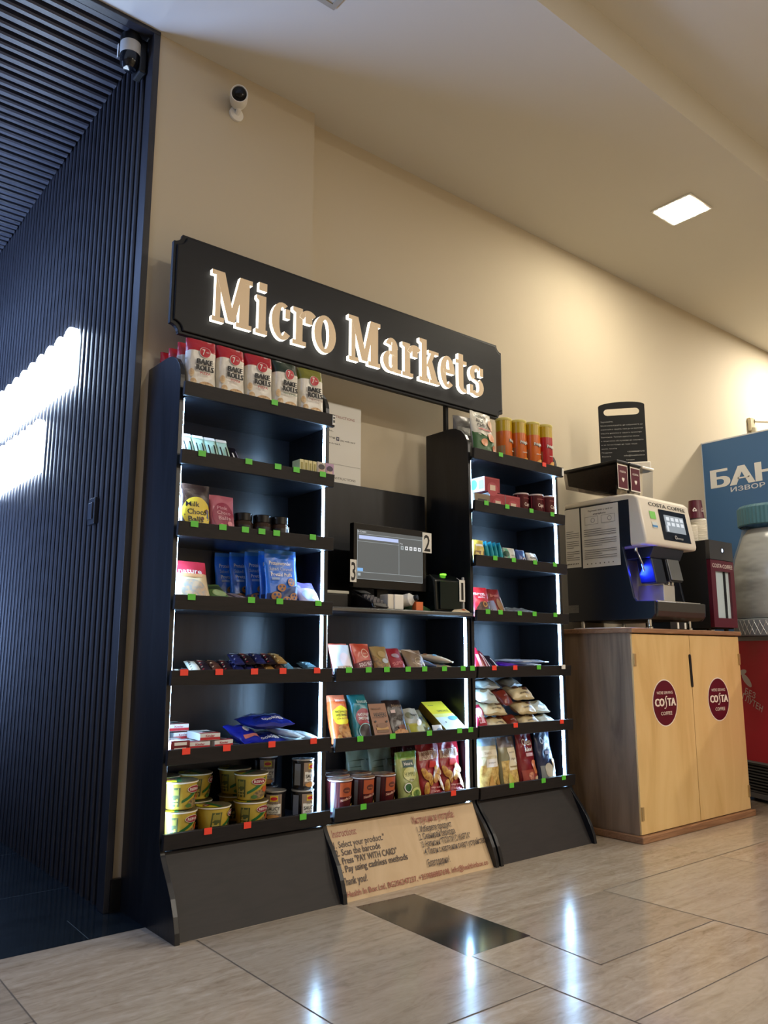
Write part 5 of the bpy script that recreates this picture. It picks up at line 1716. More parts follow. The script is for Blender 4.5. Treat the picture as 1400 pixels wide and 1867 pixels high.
kind('yellowbox', lambda: carton('snack_carton', 0.112, 0.176, 0.034, card((226, 214, 60)), [(art_rect(-0.056, 0.056, 0.0, 0.075, 0.03), ink((206, 222, 214))), (art_rect(-0.056, 0.056, 0.075, 0.095, 0.03), ink((216, 218, 130))), (art_txt('max', -0.026, 0.150, 0.03, 0.008, 0.03), ink((110, 110, 60))), (art_txt('SMOKE', 0.012, 0.112, 0.062, 0.012, 0.03), ink((120, 120, 60))), (art_ell(0.030, 0.064, 0.026, 0.013, 24, 0.1), ink((90, 150, 196))), (art_ell(-0.026, 0.040, 0.004), INKD)],
                                side=card((150, 126, 50)), top=card((206, 196, 80))))
kind('whitesachet', bag(0.05, 0.048, 0.016, film((214, 220, 222)), (), [(art_ell(0, 0.025, 0.014, 0.008), ink((120, 150, 180)))], 'pillow', 77, name='snack_sachet'))


def soupcup():
    art = [(art_rect(-0.036, -0.020, 0.006, 0.106), ink((64, 20, 26))), (art_rect(-0.056, -0.040, 0.006, 0.106), ink((150, 156, 170))), (art_rect(-0.020, 0.030, 0.058, 0.106), ink((176, 82, 44))), (art_ell(0.006, 0.080, 0.015, 0.010), ink((96, 40, 32))), (art_txt('soup', 0.006, 0.080, 0.02, 0.006, 0.03), ink((196, 120, 80))),
           (art_band([(-0.02 + 0.0065 * k, 0.040 + 0.0016 * k) for k in range(9)], [(-0.02 + 0.0065 * k, 0.050 + 0.0016 * k) for k in range(9)]), ink((120, 40, 36))), (art_txt('Noodle Cup', 0.006, 0.052, 0.046, 0.009, 0.02, 0.24), ink((226, 190, 170))), (art_poly([(0.0, 0.005), (0.034, 0.005), (0.034, 0.034), (0.016, 0.020)]), ink((214, 176, 96)))]
    lidart = [(art_ell(0, 0, 0.0435, 0.0435, 36), mottled((176, 150, 140), (84, 64, 66), 60, 0.3)), (art_poly([(0.043 * math.cos(R(t)), 0.043 * math.sin(R(t))) for t in range(220, 321, 10)]), ink((226, 160, 80))), (art_ell(0.004, 0.012, 0.012, 0.010), ink((150, 160, 140))), (art_rect(-0.006, 0.006, -0.036, -0.022), ink((130, 40, 40)))]
    return round_pack('soup_cup', [(0.033, 0), (0.0345, 0.003), (0.0425, 0.108), (0.0428, 0.109), (0.0452, 0.110), (0.0452, 0.1135)], [plain((84, 26, 30), 0.35), plain((206, 196, 190), 0.3)], [0, 0, 0, 1, 1], art,
                      lid=[(0.0445, 0.113), (0.0445, 0.114), (0.0, 0.115)], lid_mats=[plain((160, 130, 120), 0.3)], lid_art=lidart, lid_label='printed foil lid', n=36)


kind('soup', soupcup)
GRN = mottled((110, 140, 60), (70, 104, 40), 90)
kind('greenchips', bag(0.112, 0.182, 0.05, film((150, 160, 96)), ((0.86, film((110, 160, 60))),), [(art_rect(-0.028, 0.028, 0.124, 0.150), ink((40, 70, 64))), (art_txt('Nature', 0.0, 0.138, 0.044, 0.012, 0.03), INKW), (art_ell(0.0, 0.098, 0.032, 0.026), ink((206, 206, 140))), (art_txt('HUMMUS', 0.0, 0.100, 0.052, 0.017, -0.01), ink((90, 110, 50))), (art_txt('chips', 0.0, 0.080, 0.03, 0.008, 0.02), ink((110, 90, 60))),
                                                                                            (art_ell(-0.024, 0.052, 0.014, 0.018), ink((40, 96, 56))), (art_ring(-0.024, 0.052, 0.014, 0.017), INKW), (art_ell(0.014, 0.028, 0.026, 0.022), ink((196, 206, 120))), (art_ell(0.014, 0.028, 0.018, 0.014), GRN), (art_ell(-0.022, 0.016, 0.014, 0.010), GRN)], 'stand', 81, 0.003))
kind('palegreen', bag(0.125, 0.185, 0.05, film((168, 184, 158)), (), [(art_rect(-0.058, 0.058, 0.02 + 0.024 * q, 0.024 + 0.024 * q, 0.02, 0.03), ink((110, 128, 100))) for q in range(6)] + [(art_ell(0.02, 0.10, 0.022, 0.05, 20, 0.3), ink((206, 214, 190)))], 'stand', 82, 0.004))
PUFF = mottled((206, 160, 70), (170, 110, 44), 60)
kind('redcrisps', bag(0.118, 0.200, 0.055, film((146, 22, 34)), (), [*fat('POM-BÄR', -0.004, 0.160, 0.094, 0.034, ink((214, 190, 170)), 0.004, 0.03, 0.06), (art_txt('POM-BÄR', -0.002, 0.160, 0.080, 0.028, 0.0, 0.06), ink((150, 96, 70))), (art_rect(-0.012, 0.020, 0.112, 0.136), ink((196, 40, 36)))] +
               [(art_ell(x, z, 0.012, 0.026, 18, rr), PUFF) for x, z, rr in ((-0.036, 0.036, -0.3), (-0.014, 0.070, 0.25), (0.014, 0.080, -0.2), (0.036, 0.062, 0.5), (0.030, 0.100, 0.9), (-0.036, 0.090, 0.5), (0.046, 0.038, 0.8))] +
               [(art_txt('crispy snack', 0.004, 0.040, 0.044, 0.007, 0.02), ink((226, 170, 160))), (art_rect(-0.05, 0.05, 0.008, 0.018), ink((186, 60, 60))), (art_txt('original', 0.002, 0.026, 0.030, 0.006, 0.02), ink((226, 170, 160)))], 'stand', 83, 0.004))
kind('maroonbag', bag(0.128, 0.200, 0.05, film((130, 24, 36)), (), [(art_rect(-0.05, 0.05, 0.10, 0.13), ink((150, 100, 60))), (art_txt('POM-BÄR', 0.0, 0.162, 0.09, 0.030, 0.05), ink((170, 130, 110))), (art_ell(0.0, 0.05, 0.034, 0.034), PUFF)], 'stand', 84, 0.004))

# coffee-side tower goods
kind('rice', bag(0.140, 0.218, 0.055, film((212, 210, 200)), (), [(art_poly([(-0.070, 0.0), (0.070, 0.0), (0.070, 0.085), (0.02, 0.10), (-0.070, 0.12)]), ink((46, 92, 44))), (art_txt('BROWN', -0.012, 0.196, 0.066, 0.017, 0.028), INKD), (art_txt('RICE', -0.020, 0.173, 0.046, 0.017, 0.028), INKD), (art_txt('CHIPS', -0.012, 0.150, 0.062, 0.017, 0.028), INKD), (art_rect(-0.04, 0.05, 0.130, 0.137), ink((190, 110, 110))),
                                                              (art_ell(-0.018, 0.070, 0.022, 0.018, 24, 0.3), ink((206, 140, 96))), (art_ell(0.034, 0.100, 0.024, 0.022), ink((214, 150, 110))), (art_ell(0.046, 0.050, 0.018, 0.014), ink((196, 120, 80))), (art_ell(0.050, 0.160, 0.016, 0.026), ink((220, 180, 150)))], 'stand', 91, 0.003))
kind('greybag', bag(0.110, 0.215, 0.055, film((110, 108, 106)), (), [(art_rect(-0.04, 0.04, 0.12, 0.16), ink((150, 148, 140)))], 'stand', 92, 0.003))


def tube(body, low):
    def mk():
        cr = mottled((226, 170, 80), (206, 140, 50), 60)
        art = [(art_rect(-0.075, -0.032, 0.008, 0.105), ink((150, 130, 104))), *fat('Pringles', 0.012, 0.130, 0.046, 0.017, INKD, 0.0012), *fat('Pringles', 0.012, 0.1305, 0.044, 0.015, INKW, 0.0004),
               (art_ell(0.016, 0.045, 0.018, 0.010, 20, 0.5), cr), (art_ell(0.004, 0.030, 0.018, 0.010, 20, -0.3), cr), (art_txt('paprika', 0.012, 0.082, 0.026, 0.006, 0.02), INKW)]
        return round_pack('crisp_tube', [(0.0365, 0), (0.0375, 0.003), (0.0375, 0.175), (0.0375, 0.228)], [plain(body, 0.28), plain((190, 160, 30), 0.28)], [0, 0, 1], art,
                          lid=[(0.0385, 0.227), (0.0395, 0.230), (0.0395, 0.236), (0.037, 0.239), (0.0, 0.2385)], lid_mats=[plain((214, 200, 110), 0.3)], lid_label='pale plastic lid', n=36)
    return mk


kind('tube_orange', tube((206, 104, 30), (226, 150, 60)))
kind('tube_red', tube((176, 26, 36), (200, 60, 50)))
kind('redcarton', lambda: carton('tea_carton', 0.096, 0.064, 0.140, card((150, 30, 42)), [(art_rect(-0.045, 0.045, 0.058, 0.060), ink((190, 90, 96))), (art_ell(0.0, 0.012, 0.034, 0.030), ink((170, 60, 70))), (art_rect(-0.016, 0.018, 0.006, 0.030), ink((214, 190, 170)))], side=card((222, 218, 216)), top=card((180, 70, 76)),
                                 side_art=[(art_rect(-0.068, -0.030, 0.004, 0.060), ink((190, 60, 66))), (art_ell(0.006, 0.034, 0.020, 0.022), ink((120, 200, 220))), (art_rect(0.036, 0.066, 0.010, 0.050), ink((150, 180, 220)))]))
kind('tancarton', lambda: carton('tea_carton', 0.092, 0.066, 0.140, card((122, 106, 82)), [(art_rect(-0.03, 0.026, 0.036, 0.044, 0.02, 0.003), ink((44, 36, 34))), (art_rect(-0.036, 0.036, 0.006, 0.030), ink((176, 166, 144)))], side=card((200, 190, 170)), top=card((140, 124, 100))))


def caprice():
    g = ink((214, 176, 140))
    art = [(art_rect(-0.050, -0.044, 0.004, 0.108), ink((150, 60, 70))), (art_txt('Caprice', 0.008, 0.066, 0.048, 0.018, 0.02, 0.03), ink((236, 214, 206))), (art_rect(-0.02, 0.036, 0.092, 0.095), ink((150, 70, 76)))]
    art += [(art_rect(-0.012 + 0.010 * q, -0.008 + 0.010 * q, 0.020 + 0.004 * (q % 2), 0.036), g) for q in range(5)]
    return round_pack('wafer_tin', [(0.034, 0), (0.035, 0.002), (0.035, 0.110), (0.036, 0.112)], [plain((84, 22, 34), 0.25)], 0, art, lid=[(0.0362, 0.1115), (0.0368, 0.113), (0.0368, 0.117), (0.035, 0.1185), (0.0, 0.118)], lid_mats=[plain((222, 206, 206), 0.3)], lid_label='white plastic lid')


kind('caprice', caprice)
kind('cyanbar', bar(0.046, 0.098, 0.022, film((40, 160, 180)), [(-0.018, 0.018, 0.018, 0.034, 0.004, ink((180, 226, 230))), (-0.016, 0.016, 0.06, 0.07, 0.004, ink((20, 70, 110)))], seed=95, name='protein_bar', cr=0.002))
kind('navybar', bar(0.046, 0.104, 0.022, film((22, 40, 70)), [(-0.018, 0.018, 0.02, 0.036, 0.004, ink((60, 180, 200)))], seed=96, name='protein_bar', cr=0.002))
kind('yellowbar', bar(0.060, 0.100, 0.024, film((206, 180, 70)), [(-0.024, 0.024, 0.02, 0.05, 0.0, ink((120, 86, 50))), (-0.02, 0.02, 0.07, 0.08, 0, INKW)], seed=97, name='protein_bar', cr=0.002))
kind('mintpouch', bag(0.076, 0.082, 0.03, film((206, 202, 188)), (), [(art_rect(-0.038, -0.014, 0.0, 0.080), ink((110, 180, 150))), (art_ell(-0.028, 0.052, 0.012, 0.014), ink((40, 84, 70))), (art_txt('OAT BAR', 0.012, 0.044, 0.034, 0.008, 0.03), INKD), (art_txt('PROTEIN', 0.012, 0.030, 0.036, 0.007, 0.03), INKD)], 'pillow', 98, 0.002))
kind('bluepouch', bag(0.062, 0.080, 0.028, film((46, 74, 140)), (), [(art_ring(0.004, 0.026, 0.010, 0.014), INKW)], 'pillow', 99, 0.002))
kind('whitepouch', bag(0.072, 0.070, 0.028, film((206, 204, 200)), (), [(art_txt('PROTEIN', -0.004, 0.044, 0.044, 0.008, 0.03), INKD), (art_txt('ball', -0.010, 0.030, 0.024, 0.007, 0.02), INKD), (art_rect(0.018, 0.034, 0.004, 0.066), ink((150, 146, 140)))], 'pillow', 100, 0.002))
kind('redsnack', bag(0.100, 0.128, 0.034, film((196, 30, 44)), (), [(art_poly([(-0.050, 0.0), (0.050, 0.0), (0.050, 0.070), (-0.010, 0.060), (-0.050, 0.02)]), mottled((90, 44, 30), (50, 26, 20), 80)), (art_txt('PRETZEL', -0.006, 0.096, 0.064, 0.011, 0.028), INKW), (art_txt('sticks', 0.0, 0.082, 0.036, 0.009, 0.028), INKW), (art_ring(0.012, 0.050, 0.008, 0.013), ink((206, 150, 80)))], 'stand', 101, 0.002))
kind('redbrown', bag(0.086, 0.130, 0.030, film((130, 40, 40)), (), [(art_rect(-0.040, -0.010, 0.0, 0.070), ink((130, 134, 160))), (art_txt('Brezel', 0.004, 0.096, 0.044, 0.014, 0.03), ink((214, 130, 120))), (art_ell(0.016, 0.050, 0.016, 0.030), ink((150, 106, 60))), (art_rect(0.034, 0.040, 0.0, 0.09), ink((200, 190, 190)))], 'stand', 102, 0.002))
kind('silverbar', bar(0.044, 0.125, 0.014, film((150, 160, 168)), [(-0.02, 0.02, 0.012, 0.030, 0.003, ink((60, 56, 66))), (-0.018, 0.018, 0.055, 0.07, 0.003, ink((190, 130, 150))), (-0.02, 0.02, 0.095, 0.105, 0.002, ink((220, 226, 228)))], seed=103))
kind('redwhite', bar(0.046, 0.120, 0.012, film((206, 30, 60)), [(-0.004, 0.014, 0.0, 0.085, 0.0, ink((236, 190, 196)))], seed=104))
kind('winered', bar(0.034, 0.115, 0.010, film((130, 30, 40)), [(-0.012, -0.006, 0.005, 0.1, 0.0, ink((214, 190, 150))), (0.006, 0.010, 0.005, 0.1, 0, ink((236, 226, 226)))], seed=105))
kind('darkthin', bar(0.034, 0.110, 0.010, film((34, 24, 34)), [(0.004, 0.008, 0.005, 0.09, 0, ink((226, 226, 226)))], seed=106))
kind('violetbar', bar(0.080, 0.150, 0.020, film((92, 40, 160)), [(-0.034, 0.034, 0.012, 0.03, 0.004, ink((120, 70, 190))), (-0.03, 0.03, 0.09, 0.12, 0.004, ink((214, 206, 226)))], seed=107))
kind('greenbrown', lambda: carton('chocolate_box', 0.090, 0.026, 0.12, card((120, 90, 56)), [(art_rect(-0.042, -0.010, 0.004, 0.022), ink((100, 120, 70))), (art_rect(-0.006, 0.016, 0.004, 0.022), ink((170, 110, 60))), (art_rect(0.020, 0.042, 0.004, 0.022), ink((196, 150, 90)))], top=card((206, 214, 226))))
kind('darkround', bar(0.06, 0.10, 0.02, film((40, 36, 40)), [(-0.02, 0.02, 0.02, 0.04, 0, ink((150, 130, 110)))], seed=108))
kind('whiteflat', bar(0.075, 0.15, 0.014, film((200, 210, 226)), [(-0.03, 0.03, 0.03, 0.05, 0.004, ink((150, 170, 206)))], seed=109))
CRO = [(art_ell(-0.018, 0.058, 0.018, 0.012, 20, 0.4), ink((120, 84, 50))), (art_ell(0.022, 0.040, 0.014, 0.010), ink((90, 60, 40))), (art_txt('croissant', 0.008, 0.020, 0.05, 0.010, 0.03), ink((70, 50, 40)))]
kind('cream_croissant', bag(0.122, 0.086, 0.048, film((206, 190, 150)), (), CRO, 'pillow', 111, 0.004, name='croissant_pack'))
kind('white_croissant', bag(0.112, 0.082, 0.046, film((196, 204, 196)), (), [(art_ell(-0.01, 0.05, 0.024, 0.012, 20, 0.3), ink((150, 140, 110))), (art_txt('bake', 0.02, 0.03, 0.03, 0.010, 0.03), INKD)], 'pillow', 112, 0.004, name='croissant_pack'))
kind('brown_croissant', bag(0.078, 0.096, 0.046, film((118, 44, 30)), (), [(art_rect(-0.03, 0.03, 0.07, 0.078), ink((60, 20, 30))), (art_txt('cocoa', 0.0, 0.036, 0.04, 0.012, 0.04), ink((214, 190, 190)))], 'pillow', 113, 0.004, name='croissant_pack'))
kind('red_croissant', bag(0.058, 0.120, 0.042, film((176, 30, 60)), (), [(art_rect(-0.02, 0.008, 0.03, 0.1), ink((226, 180, 200))), (art_txt('max', 0, 0.06, 0.04, 0.012, 0.03), INKW)], 'pillow', 114, 0.004, name='croissant_pack'))
PASTA = mottled((214, 184, 110), (180, 146, 78), 70)
kind('clearpasta', bag(0.136, 0.205, 0.055, film((206, 196, 160)), ((0.86, film((150, 176, 196))),), [(art_rect(-0.062, 0.062, 0.006, 0.100), PASTA), (art_rect(-0.056, 0.056, 0.135, 0.160), ink((226, 216, 190))), (art_txt('SNACK', 0.006, 0.148, 0.044, 0.010, 0.0), ink((150, 130, 90))), (art_rect(-0.014, 0.050, 0.092, 0.124), ink((232, 228, 220))), (art_txt('popped', 0.018, 0.110, 0.036, 0.006, 0.01), ink((140, 130, 120))),
                                                                                               (art_poly([(-0.020, 0.010), (0.022, 0.014), (0.004, 0.066)]), ink((206, 160, 90))), (art_poly([(0.022, 0.030), (0.056, 0.012), (0.050, 0.056)]), ink((190, 150, 80)))], 'stand', 115, 0.003))
kind('clearchips', bag(0.116, 0.205, 0.055, film((136, 132, 104)), ((0.80, film((120, 110, 110))),), [(art_rect(-0.052, 0.052, 0.006, 0.110), PASTA), (art_rect(-0.012, 0.044, 0.070, 0.160), ink((226, 216, 190))), (art_txt('hummus', 0.016, 0.142, 0.042, 0.008, 0.0), ink((130, 110, 90))), (art_txt('chips', 0.016, 0.116, 0.034, 0.010, 0.0), ink((130, 110, 90))), (art_rect(-0.006, 0.038, 0.080, 0.086), ink((150, 130, 90))),
                                                                                               (art_poly([(-0.040, 0.012), (0.004, 0.014), (-0.022, 0.064)]), ink((206, 186, 90)))], 'stand', 116, 0.004))
kind('ovenred', bag(0.122, 0.212, 0.055, film((120, 20, 34)), (), [(art_txt('Oven', 0.004, 0.176, 0.066, 0.030, 0.02), INKW), (art_txt('Baked', 0.010, 0.146, 0.058, 0.018, 0.03), INKW), (art_rect(-0.014, 0.036, 0.116, 0.130), ink((206, 170, 180))), (art_rect(-0.056, 0.056, 0.006, 0.062), ink((150, 60, 50))), (art_ell(0.030, 0.070, 0.022, 0.030, 24, 0.3), ink((206, 120, 70))), (art_ell(-0.008, 0.034, 0.020, 0.018), mottled((206, 140, 110), (150, 70, 60), 90)), (art_ell(0.036, 0.020, 0.018, 0.012), ink((206, 180, 150)))], 'stand', 117, 0.003))
kind('ovenblue', bag(0.122, 0.212, 0.055, film((24, 40, 78)), (), [(art_txt('Oven', 0.0, 0.176, 0.066, 0.030, 0.02), ink((196, 210, 226))), (art_txt('Baked', 0.008, 0.146, 0.058, 0.018, 0.03), ink((196, 210, 226))), (art_rect(-0.010, 0.040, 0.116, 0.130), ink((150, 160, 196))), (art_rect(-0.056, 0.056, 0.006, 0.070), ink((120, 126, 130))), (art_ell(0.036, 0.066, 0.018, 0.032, 24, 0.2), ink((196, 160, 96))), (art_ell(-0.012, 0.050, 0.026, 0.030), ink((190, 186, 170)))], 'stand', 118, 0.003))
# ------------------------------------------------------------------ goods on the shelves
ZL = [z - 0.030 for z in LIP_L]
ZM = [z - 0.030 for z in LIP_M]
ZR = [z - 0.030 for z in LIP_R]
Y0 = 2.3335
ORD = ['first', 'second', 'third', 'fourth', 'fifth', 'sixth', 'seventh', 'eighth', 'ninth', 'tenth', 'eleventh', 'twelfth']

# --- tower beside the slatted wall
g = 'bags of bread crisps on top of the tower'
for k, (x, kd, d) in enumerate(((1.143, 'bake_red', 'red topped white bag of bread crisps, front bag nearest the slatted wall'), (1.254, 'bake_red', 'red topped white bag of bread crisps, second front bag from the slatted wall'),
                                (1.365, 'bake_red', 'red topped white bag of bread crisps beside the dark green topped bag'), (1.476, 'bake_dark', 'dark green topped white bag of bread crisps on the tower'),
                                (1.587, 'bake_olive', 'olive topped white bag of bread crisps at the checkout end'))):
    put(kd, x, Y0, ZL[0], d, 'snack bag', g, rz=(-3, 2, -4, 3, -2)[k], lean=3)
for k in range(3):
    put('bake_red', 1.141, 2.395 + 0.056 * k, ZL[0], 'red topped bag of bread crisps, %s in the file behind the corner bag' % ORD[k], 'snack bag', g, rz=(2, -3, 2)[k])

g = 'mint green cereal bars on the second shelf'
for k in range(4):
    put('mint', 1.108 + 0.044 * k, Y0 + 0.004, ZL[1], 'mint green cereal bar leaning back, %s from the slatted wall' % ORD[k], 'cereal bar', g, lean=32, rz=-4)
for k in range(3):
    put('mint', 1.128 + 0.044 * k, Y0 + 0.022, ZL[1], 'mint green cereal bar of the second rank, %s from the slatted wall' % ORD[k], 'cereal bar', g, lean=30, rz=-2)
put('darkbar', 1.283, Y0 + 0.004, ZL[1], 'dark cereal bar with white stripes beside the mint bars', 'cereal bar', lean=38)
put('whitebar', 1.330, Y0 + 0.010, ZL[1], 'white cereal bar lying flat on the second shelf', 'cereal bar', lean=88)
put('smallwrap', 1.375, Y0 + 0.012, ZL[1], 'small wrapped sweet lying beside the white bar', 'sweet', lean=70, rz=30)
put('smallwrap', 1.089, Y0, ZL[1], 'small wrapped sweet at the slatted-wall end below the mint bars', 'sweet', lean=40, rz=-10)
g = 'little boxes at the lit end of the second shelf'
for k in range(4):
    put('yellowcard', 1.534 + 0.0185 * k, Y0 + 0.001, ZL[1], 'narrow pale yellow box, %s of the row on the second shelf' % ORD[k], 'box', g)
put('facecard', 1.6185, 2.3292, ZL[1], 'small grey box with a round portrait beside the yellow boxes', 'box', g)
put('violetcard', 1.6555, 2.3292, ZL[1], 'small violet box at the end of the yellow box row', 'box', g)

put('choco', 1.140, Y0, ZL[2], 'dark brown pouch with a yellow circle at the slatted-wall end', 'snack bag', lean=6, rz=-2)
put('pink', 1.243, Y0 + 0.002, ZL[2], 'pink pouch of sweets beside the dark brown pouch', 'snack bag', lean=10, rz=3)
for k, (x, kd) in enumerate(((1.332, 'jar'), (1.404, 'jar'), (1.470, 'jarlabel'))):
    put(kd, x, 2.352 - 0.004 * k, ZL[2], ('dark jar with black lid beside the pink pouch', 'dark jar with black lid, middle one of the three', 'dark jar with black lid and a white label')[k], 'jar', 'dark jars with black lids', rz=(0, 20, -12)[k])
put('silverflat', 1.560, Y0 + 0.004, ZL[2], 'silver sachet lying flat beside the jar with white label', 'sachet', lean=89, rz=8)
put('silverflat', 1.567, Y0 + 0.005, ZL[2] + 0.0165, 'silver sachet lying on the other silver sachet', 'sachet', lean=89, rz=8)

put('redcream', 1.146, Y0, ZL[3], 'cream snack bag with red top leaning at the slatted-wall end', 'snack bag', lean=24, rz=-2)
put('redcream', 1.128, Y0 + 0.055, ZL[3], 'second cream snack bag with red top behind the leaning one', 'snack bag', lean=14, rz=2)
put('greenbag', 1.232, Y0 + 0.010, ZL[3], 'small green pouch beside the cream bag with red top', 'snack bag', lean=50, rz=6)
put('smallblue', 1.278, Y0 + 0.004, ZL[3], 'small blue packet between the green pouch and the grey bars', 'sweet', lean=60, rz=20)
for k in range(3):
    put('greybar', 1.305 + 0.034 * k, Y0 + 0.004 + 0.004 * k, ZL[3] + 0.002, 'grey brown bar in front of the blue pretzel bags, %s from the green pouch' % ORD[k], 'bar', 'grey brown bars', lean=70, rz=28)
g = 'blue pretzel bags'
for k, (x, y, r, d) in enumerate(((1.398, 2.530, -3, 'blue pretzel bag standing at the back, next to the green pouch'), (1.434, 2.486, -3, 'blue pretzel bag standing second from the green pouch'), (1.462, 2.442, -3, 'blue pretzel bag just behind the front blue bag'),
                                  (1.484, Y0, 0, 'blue pretzel bag standing in front of all the others'), (1.497, 2.398, 0, 'blue pretzel bag peeping out behind the front one at the lilac bag'))):
    put('pretzel', x, y, ZL[3], d, 'snack bag', g, rz=r, lean=5)
put('lilac', 1.5945, Y0 + 0.001, ZL[3], 'lilac and white bag leaning beside the blue pretzel bags', 'snack bag', lean=34, rz=0)
put('lilac', 1.592, Y0 + 0.090, ZL[3], 'lilac bag lying behind the leaning lilac one', 'snack bag', lean=40, rz=-6)

rnd = random.Random(5)
seq = ['c_white', 'c_teal', 'c_white', 'c_dark', 'c_brown', 'c_dark', 'c_dark', 'c_blue', 'c_brown', 'c_gold', 'c_gold', 'c_teal', 'c_white']
cname = {'c_white': 'white', 'c_teal': 'teal', 'c_dark': 'dark', 'c_brown': 'brown', 'c_blue': 'navy', 'c_gold': 'gold'}
g = 'chocolate bars on the fifth shelf'
cnt = {}
for k, c in enumerate(seq):
    q = cnt[c] = cnt.get(c, 0) + 1
    put(c, 1.106 + 0.0388 * k, Y0 + 0.001 * (k % 3), ZL[4], '%s chocolate bar in the bottom layer, %s %s one from the slatted wall' % (cname[c], ORD[q - 1], cname[c]), 'chocolate bar', g, lean=78, rz=rnd.uniform(-1.5, 1.5) - 14)
put('c_teal', 1.598, Y0 + 0.003, ZL[4], 'teal chocolate bar lying next to the light strip', 'chocolate bar', g, lean=84, rz=-14)
seq2 = ['c_white', 'c_dark', 'c_brown', 'c_dark', 'c_blue', 'c_blue', 'c_dark', 'c_gold', 'c_brown', 'c_teal']
cnt = {}
for k, c in enumerate(seq2):
    q = cnt[c] = cnt.get(c, 0) + 1
    put(c, 1.160 + 0.0390 * k, Y0 + 0.006 + 0.001 * (k % 2), ZL[4] + 0.021, '%s chocolate bar in the upper layer, %s %s one from the slatted wall' % (cname[c], ORD[q - 1], cname[c]), 'chocolate bar', g, lean=76, rz=rnd.uniform(-2, 2) - 14)
seq3 = ['c_blue', 'c_dark', 'c_blue', 'c_dark', 'c_gold']
cnt = {}
for k, c in enumerate(seq3):
    q = cnt[c] = cnt.get(c, 0) + 1
    put(c, 1.318 + 0.041 * k, Y0 + 0.014, ZL[4] + 0.042, '%s chocolate bar on top of the heap, %s %s one from the slatted wall' % (cname[c], ORD[q - 1], cname[c]), 'chocolate bar', g, lean=76, rz=rnd.uniform(-2, 2) - 14)

g = 'red chocolate boxes on the sixth shelf'
for k, (x, y, z, r) in enumerate(((1.104, Y0, 0, -2), (1.104, Y0 + 0.006, 0.0165, 2), (1.110, Y0 + 0.002, 0.033, -3))):
    put('redchoc', x, y, ZL[5] + z, 'flat dark red chocolate box at the slatted-wall end, %s of its pile' % ('lowest', 'middle', 'topmost')[k], 'box', g, rz=r)
g = 'white chocolate boxes on the sixth shelf'
for k, (x, y, z, d) in enumerate(((1.172, Y0, 0, 'front row, next to the red boxes, lower one'), (1.240, Y0 + 0.001, 0, 'front row, middle place, lower one'), (1.308, Y0, 0, 'front row, next to the blue biscuits, lower one'), (1.186, Y0 + 0.004, 0.0215, 'front row, next to the red boxes, upper one'),
                                  (1.262, Y0 + 0.006, 0.0215, 'front row, next to the blue biscuits, upper one'), (1.175, Y0 + 0.122, 0, 'back row, next to the red boxes'), (1.250, Y0 + 0.124, 0, 'back row, middle place'))):
    put('flatbox', x, y, ZL[5] + z, 'flat white chocolate box with red stripe, ' + d, 'box', g, rz=(0, 1, -1, -4, 3, 1, 0)[k])
put('flatbox', 1.180, Y0 + 0.124, ZL[5] + 0.043, 'flat white chocolate box with red stripe, third layer of the back row', 'box', g, rz=2)
put('flatbox', 1.222, Y0 + 0.006, ZL[5] + 0.043, 'flat white chocolate box with red stripe, topmost of the front rows', 'box', g, rz=-6)
put('flatbox', 1.168, Y0 + 0.122, ZL[5] + 0.0215, 'flat white chocolate box with red stripe, on top of the back row', 'box', g, rz=-3)
put('flatbox', 1.244, Y0 + 0.124, ZL[5] + 0.0215, 'flat white chocolate box with red stripe, on the middle of the back row', 'box', g, rz=2)
put('cookies2', 1.378, Y0, ZL[5], 'small bright blue biscuit bag beside the white chocolate boxes', 'biscuit bag', lean=66, rz=12)
put('cookies', 1.452, Y0, ZL[5], 'large blue biscuit bag lying on another blue bag', 'biscuit bag', 'large blue biscuit bags', lean=84, rz=0)
put('cookies', 1.452, Y0 + 0.006, ZL[5] + 0.034, 'large blue biscuit bag, upper of the two lying in the middle', 'biscuit bag', 'large blue biscuit bags', lean=86, rz=-3)
for k in range(3):
    put('coconut', 1.545 + 0.042 * k, Y0 + 0.004, ZL[5] + 0.003, 'white and blue chocolate bar, %s from the blue biscuits' % ORD[k], 'chocolate bar', 'white and blue chocolate bars', lean=80, rz=(30, 24, 14)[k])

g = 'yellow noodle cups on the bottom shelf'
for x, y, z, r, d in ((1.1445, Y0, 0, -6, 'lower cup of the front stack nearest the slatted wall'), (1.1445, Y0 + 0.001, 0.0825, -2, 'upper cup of the front stack nearest the slatted wall'), (1.262, Y0 + 0.002, 0, 26, 'single cup in front between the two front stacks'),
                      (1.400, Y0 + 0.004, 0, -12, 'lower cup of the front stack beside the black tins'), (1.398, Y0 + 0.003, 0.0825, -30, 'upper cup of the front stack beside the black tins'), (1.262, 2.462, 0, 10, 'lower cup of the middle stack at the back'),
                      (1.258, 2.460, 0.0825, 20, 'upper cup of the middle stack at the back'), (1.414, 2.472, 0, 0, 'lower cup of the back stack beside the tins'), (1.412, 2.474, 0.0825, -30, 'upper cup of the back stack beside the tins'), (1.142, 2.458, 0, 0, 'lower cup of the back stack in the slatted-wall corner'),
                      (1.140, 2.456, 0.0825, 14, 'upper cup of the back stack in the slatted-wall corner')):
    put('noodle', x, y, ZL[6] + z, 'yellow noodle cup, ' + d, 'noodle cup', g, rz=r)
g = 'black noodle tins on the bottom shelf'
